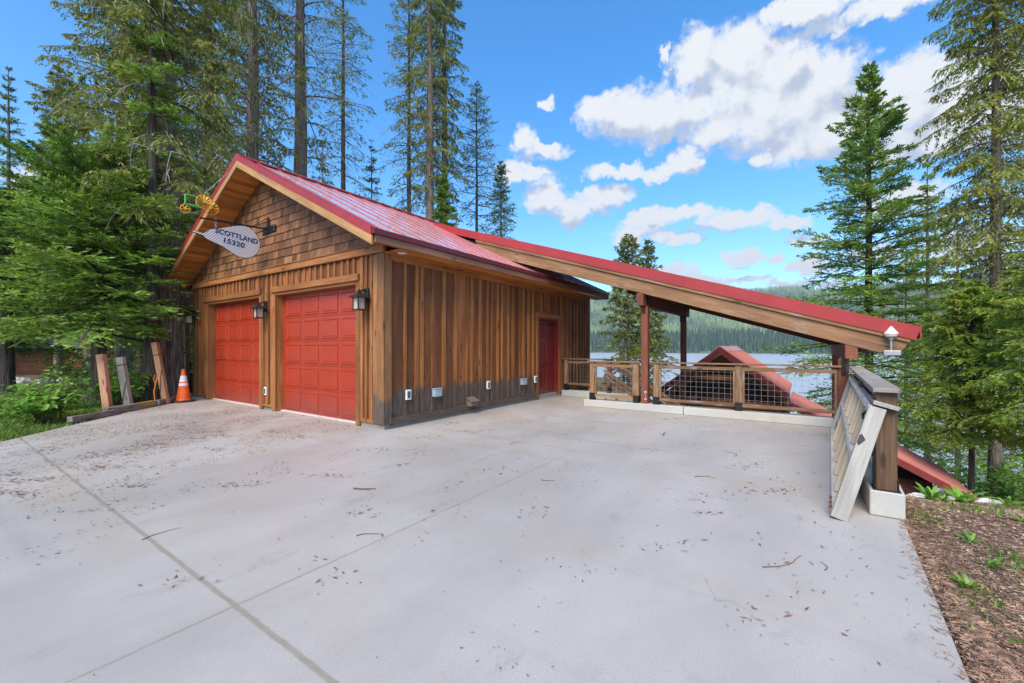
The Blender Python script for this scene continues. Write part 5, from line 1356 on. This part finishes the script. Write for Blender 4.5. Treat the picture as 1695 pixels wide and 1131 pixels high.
bush('leafy_bush', 'light green brush right behind the twin-stem cedar', 'bush', at(1640, 15), 2.4, 2.0, 60, 1600, .07, 9, group='brush on the right slope')
bush('leafy_bush', 'brush at the right edge below the cedars', 'bush', at(1700, 12), 1.6, 1.6, 60, 1400, .06, 10, group='brush on the right slope')

# weeds on the right soil: rosettes of long toothed leaves
def weed(px, Y, s, n_, label, seed, col='bush'):
    rng = np.random.default_rng(seed); loc = at(px, Y); loc.z += .04
    t = []; tn = []
    for k in range(n_):
        a = rng.uniform(0, 6.28); L_ = s * rng.uniform(.6, 1.1); up0 = rng.uniform(.7, 1.35); w = s * .10 * rng.uniform(.7, 1.2)
        d = np.array([math.cos(a), math.sin(a), 0]); sd = np.array([-math.sin(a), math.cos(a), 0]); prev = None; tt = rng.uniform(.3, 1)
        for j in range(7):
            f = j / 6; el = up0 - f * 1.0; p = d * L_ * (f * math.cos(up0) + .22 * f * f) + np.array([0, 0, L_ * (f * math.sin(up0) - .28 * f * f)])
            ww = w * (math.sin(math.pi * min(f * .8 + .12, 1)) * (1.0 if j % 2 else .55)) * (0 if j == 6 else 1) + .002
            cur = (p + sd * ww, p - sd * ww)
            if prev is not None: t.append([prev[0], cur[0], cur[1], prev[1]]); tn.append(tt)
            prev = cur
    o = link('dandelion_plant', quads('weed', np.array(t), np.array(tn)), col, None, loc); o['label'] = label; o['category'] = 'weed'; o['group'] = 'green weeds growing in the soil right of the slab'
for a in [(1540, 4.2, .22, 20, 'leafy weed clump nearest the concrete curb end'), (1562, 4.15, .15, 10, 'small upright weed right of the clump by the curb end'), (1590, 4.25, .27, 16, 'tallest toothed weed beside the pale rocks'),
          (1603, 4.15, .16, 12, 'shorter weed right of the tallest one'), (1607, 3.05, .11, 12, 'lone weed in the middle of the brown soil'), (1642, 2.7, .12, 10, 'small weed right of and nearer than the lone weed'),
          (1603, 2.5, .10, 16, 'yellowish low weed close to the slab edge'), (1668, 4.2, .18, 14, 'weed by the right edge near the rock end'), (1690, 3.4, .14, 9, 'weed cut by the right picture edge, mid height'),
          (1612, 2.13, .05, 4, 'tiny two-leaf sprout near the slab edge'), (1688, 2.05, .10, 6, 'low weed at the right edge, lower part'), (1650, 4.0, .12, 8, 'small sprout between the rocks and the right-edge weed')]:
    weed(*a, seed=int(a[0]))
# rocks
def rock(px, Y, sx, sy, sz_, rot, label, seed, mat='rock'):
    bm = bmesh.new(); bmesh.ops.create_icosphere(bm, subdivisions=3, radius=1); rng = random.Random(seed)
    from mathutils import noise as mn
    for v in bm.verts:
        n_ = mn.fractal(v.co * 1.1 + Vector((seed, 0, 0)), 1, 2, 4); v.co *= 1 + .38 * n_
        v.co = Vector((v.co.x * sx, v.co.y * sy, v.co.z * sz_))
    me = bpy.data.meshes.new('rock'); bm.to_mesh(me); bm.free()
    loc = at(px, Y); loc.z += sz_ * .25; o = link('rock', me, mat, None, loc); o.rotation_euler = (0, 0, rot)
    o['label'] = label; o['category'] = 'rock'; o['group'] = 'pale rocks on the slope'
RA = math.atan2(RGT[1], RGT[0])
rock(1515, 4.75, .26, .12, .10, RA, 'flat pale rock beside the concrete curb end', 3)
rock(1566, 4.7, .20, .10, .10, RA + .2, 'pale rock behind the weed clump', 5)
rock(1600, 4.75, .24, .12, .12, RA - .1, 'long white rock behind the tallest weed', 8)
rock(1636, 4.6, .17, .12, .12, RA, 'white rock at the right end of the rock row', 12)
rock(1525, 8.3, .32, .2, .20, RA, 'grey rock just below the lower roof edge', 14)
rock(1492, 7.5, .3, .2, .14, RA, 'grey rock behind the railing post', 15)
rock(1595, 11.0, .45, .3, .25, RA, 'mossy rock under the lower roof eave', 17)
for i, (px, Y) in enumerate([(20, 19), (45, 18.5), (75, 19), (110, 19.5), (135, 18)]):
    rock(px, Y, .5, .3, .25, RA + i, ['left-edge stone of the low stone row by the neighbouring pad', 'second stone from the left in the low stone row', 'middle stone of the low stone row', 'fourth stone from the left in the low stone row', 'right end stone of the low stone row'][i], 20 + i, 'stone')
# grass at left, ground cover tufts
def blades(name, P_, L_, label, mat, seed, wd=.004, flat=False):
    rng = np.random.default_rng(seed); N = len(P_); a = rng.uniform(0, 6.28, N); d = np.stack([np.cos(a), np.sin(a), np.zeros(N)], -1); s = np.stack([-np.sin(a), np.cos(a), np.zeros(N)], -1)
    L_ = L_[:, None]; w = wd * rng.uniform(.6, 1.4, N)[:, None]; ln = rng.uniform(.1, .7, N)[:, None]; up = np.array([0, 0, 1.0])
    V = np.stack([P_ - s * w, P_ + s * w, P_ + up * L_ * .6 + d * L_ * ln * .4 + s * w * .7, P_ + up * L_ * (1 - ln * .25) + d * L_ * ln], 1)
    o = link(name, quads(name, V, rng.uniform(0, 1, N)), mat); o['kind'] = 'stuff'; o['label'] = label; o['category'] = 'grass'
rng = np.random.default_rng(5)
def scatter(n_, pxr, Yr, clump=0):
    px = rng.uniform(*pxr, n_); Y = rng.uniform(*Yr, n_); a = (px - 847.5) / 697.6 * Y
    x = CAMX + Y * FWD[0] + a * RGT[0]; y = CAMY + Y * FWD[1] + a * RGT[1]
    return x, y
x, y = scatter(42000, (-60, 190), (6.2, 14)); 
ex_l = (y - 3.762) - (x + 3.653) * 1.13; keep = (ex_l > .05) & (np.sin(x * 2.1 + 1) * np.cos(y * 1.7) + rng.normal(0, .5, len(x)) > -.2 + (y - 6) * .12)
x, y = x[keep], y[keep]; P_ = np.stack([x, y, hgt(x, y) - .01], -1)
blades('lawn_grass', P_, rng.uniform(.05, .16, len(x)), 'bright green grass beside the left slab edge', 'grass', 3)
x, y = scatter(9000, (1500, 1760), (2.0, 6.0)); keep = (y < -6.32 - .02 * x) & (np.sin(x * 5) * np.cos(y * 6) + rng.normal(0, .35, len(x)) > .55)
x, y = x[keep], y[keep]; P_ = np.stack([x, y, hgt(x, y) - .005], -1)
blades('sparse_grass', P_, rng.uniform(.02, .07, len(x)), 'thin grass tufts scattered over the brown soil', 'grass', 4, .003)
# forest litter: needles, chips and twigs lying on the ground
def litter(name, x, y, z, L_, W_, label, mat, seed):
    rng = np.random.default_rng(seed); N = len(x); a = rng.uniform(0, 6.28, N); d = np.stack([np.cos(a), np.sin(a), rng.normal(0, .06, N)], -1); s = np.stack([-np.sin(a), np.cos(a), rng.normal(0, .3, N)], -1)
    P_ = np.stack([x, y, z], -1); L_ = L_[:, None]; W_ = W_[:, None]; b_ = rng.normal(0, .18, N)[:, None]
    V = np.stack([P_ - d * L_, P_ + s * W_ + s * b_ * L_, P_ + d * L_, P_ - s * W_ + s * b_ * L_], 1)
    o = link(name, quads(name, V, rng.uniform(0, 1, N)), mat); o['kind'] = 'stuff'; o['label'] = label; o['category'] = 'litter'
x, y = scatter(60000, (1490, 1800), (1.4, 9)); keep = (y < -6.22 + .018 * x * (x < 0) * -1 - .04 * x * (x > 0) + rng.exponential(.035, len(x))); x, y = x[keep], y[keep]
N = len(x); litter('soil_litter', x, y, np.maximum(hgt(x, y) + rng.uniform(0, .012, N), np.where(y > -6.24 - .04 * np.abs(x), .004, -9)), rng.uniform(.006, .03, N), rng.uniform(.001, .004, N), 'red-brown needles and bark chips over the soil', simple('chip_litter', (.31, .18, .11), .9, 0, .6, 14), 6)
x, y = scatter(5000, (1490, 1800), (1.4, 8)); keep = (y < -6.45); x, y = x[keep], y[keep]; N = len(x)
litter('pale_soil_litter', x, y, hgt(x, y) + .008, rng.uniform(.006, .02, N), rng.uniform(.003, .009, N), 'pale chips and pebbles over the soil', simple('pale_litter', (.42, .34, .25), .9, 0, .4, 14), 7)
# driveway litter, clumped
from mathutils import noise as mn
N0 = 220000; x = rng.uniform(-7, 4.3, N0); y = rng.uniform(-6, 8.2, N0)
den = np.zeros(N0)
ca_, sa_ = math.cos(.6), math.sin(.6)
for i in range(N0):
    u_ = x[i] * ca_ + y[i] * sa_; v_ = -x[i] * sa_ + y[i] * ca_
    den[i] = mn.fractal(Vector((u_ * .55, v_ * 1.7, 3.1)), 1, 2, 5)
wgt = .10 + .28 * np.exp(-((x + 1.9) ** 2 / 5 + (y - 3.4) ** 2 / 7))
edge_ok = ((y - 3.762) - (x + 3.653) * 1.13 < -.05) & ~((x > -.03) & (y > -.05)) & (y > -5.95 - .03 * x)
near = np.exp(-((x + 1.9) ** 2 / 6 + (y - 3.0) ** 2 / 11))
keep = edge_ok & (den > .25 - near * .50) & (rng.uniform(0, 1, N0) < .05 + .95 * near)
keep |= edge_ok & (rng.uniform(0, 1, N0) < .010 * (1 + near * 3) * np.where(x < -2.2, np.where(y < 0, .35, 1), 1))
pass
keep |= edge_ok & (x > 4.05) & (x < 4.33) & (y < -1.6) & (rng.uniform(0, 1, N0) < .35)
x, y = x[keep], y[keep]
CL = [(60,795,.45,120),(30,818,.4,120),(20,785,.2,40),(150,758,.3,60),(190,752,.4,80),(175,774,.5,120),(215,745,.4,90),(240,738,.4,90),(265,722,.3,60),(290,706,.4,80),(310,712,.5,90),(330,700,.5,80),(350,715,.5,90),(372,722,.4,80),(255,735,.5,80),(355,745,.4,70),
      (225,805,.2,40),(200,828,.2,30),(392,803,.3,60),(130,662,.3,30),(620,745,.5,70),(700,725,.4,50),(755,700,.5,60),(782,715,.4,50),(1000,700,.5,40),(1115,694,.6,60),(1180,706,.6,60),(1290,812,.4,50),(1170,850,.3,30),(545,788,.3,50),(470,690,.5,60),(420,697,.5,60),(300,727,.5,80),(820,780,.4,30),
      (860,700,.5,40),(930,690,.4,30),(660,770,.3,40),(1240,770,.5,40),(1320,720,.5,50),(100,720,.3,30),(80,745,.3,40),(450,715,.4,60),(520,725,.4,40),(1060,745,.4,30),(1180,820,.5,40),(880,850,.3,20),(600,850,.3,24),(120,850,.4,24),(1110,905,.3,24),(560,960,.2,14),(980,950,.2,12),(1260,1010,.25,14),(300,960,.25,14)]
ang0 = math.atan2(RGT[1], RGT[0])
for (px_, py_, ln_, n_) in CL:
    Y_ = CAMZ * 697.6 / (py_ - 574); c0_ = nloc(px_, Y_); aa = ang0 + rng.normal(.1, .25); uu = rng.normal(0, ln_ * .45, n_); vv = rng.normal(0, .035 + .04 * ln_, n_) + .12 * uu ** 2
    x = np.concatenate([x, c0_.x + uu * math.cos(aa) - vv * math.sin(aa)]); y = np.concatenate([y, c0_.y + uu * math.sin(aa) + vv * math.cos(aa)])
N = len(x); big = (rng.uniform(0, 1, N) < .06) | ((np.arange(N) >= keep.sum()) & (rng.uniform(0, 1, N) < .35))
L_ = np.where(big, rng.uniform(.015, .035, N), rng.uniform(.004, .018, N)); W_ = np.where(big, rng.uniform(.003, .006, N), rng.uniform(.0014, .004, N))
litter('needle_litter', x, y, .004 + rng.uniform(0, .008, N), L_, W_, 'red-brown needles blown in streaks over the concrete', 'debris', 8)
# single fallen twigs
def twig(px, py, L_, ang, label, seed, r=.003):
    Y = CAMZ * 697.6 / (py - 574); p = nloc(px, Y); r2 = random.Random(seed); pts = []; a = ang; q = Vector((p.x, p.y, r + .002))
    for k in range(9): pts.append(q.copy()); q = q + Vector((math.cos(a), math.sin(a), 0)) * L_ / 8; a += r2.uniform(-.12, .42) * (1 if seed % 2 else -1)
    mb = MB(); mb.tube(pts, [r * (1 - .07 * k) for k in range(9)], 5)
    if r > .004:
        for k in (3, 5): mb.tube([pts[k], pts[k] + Vector((math.cos(a + k), math.sin(a + k), .05)) * .06], [.003, .002], 4)
    single('fallen_twig', mb, 'twig', label, 'twig', tuple(p), 'fallen twigs on the concrete')
twig(1262, 940, .38, -.9, 'long curved twig on the open concrete right of centre', 3)
twig(1098, 722, .25, 0.2, 'thick dark curled twig near the long curb', 4, .009)
twig(1215, 756, .3, -.4, 'thin curved twig below the curb, right part', 5)
twig(590, 888, .2, -.2, 'curved twig left of centre near the joint line', 6)
twig(585, 810, .22, -1.2, 'dark twig cluster below the garage corner', 7, .008)
twig(235, 895, .24, .5, 'short twig lying across the mossy joint', 8)
twig(895, 795, .15, -1.5, 'hooked twig in the middle of the slab', 9)
twig(1150, 790, .22, -.6, 'small curved twig right of the slab centre', 10)
twig(1365, 945, .12, -.5, 'short dark twig near the right slab edge', 11)
twig(845, 735, .2, .1, 'wavy twig in front of the side door', 12)
# power line at right
mb = MB(); a = nloc(1540, 30); a.z = topz(258, 30); b_ = nloc(1760, 24); b_.z = topz(125, 24); m_ = (a + b_) / 2 - Vector((0, 0, .25)); mb.tube([a, m_, b_], .02, 5)
a2 = nloc(1540, 30); a2.z = topz(270, 30); b2 = nloc(1760, 24); b2.z = topz(170, 24); mb.tube([a2, (a2 + b2) / 2 - Vector((0, 0, .3)), b2], .02, 5)
single('power_line', mb, 'black', 'pair of dark overhead wires by the right cedar', 'cable', tuple(a))

# haze
mb = MB(); mb.box(-4300, 4300, -4300, 4300, -18, 480)
hz_ = link('haze', mb.mesh('haze'), M['black']); hz_.data.materials.clear()
hm = bpy.data.materials.new('haze_air'); hm.use_nodes = True; nt = hm.node_tree; nt.nodes.clear()
o = nt.nodes.new('ShaderNodeOutputMaterial'); v = nt.nodes.new('ShaderNodeVolumePrincipled'); v.inputs['Color'].default_value = (.80, .90, 1, 1); v.inputs['Density'].default_value = .00020; v.inputs['Anisotropy'].default_value = .3
nt.links.new(v.outputs[0], o.inputs['Volume']); hz_.data.materials.append(hm); hz_['kind'] = 'stuff'
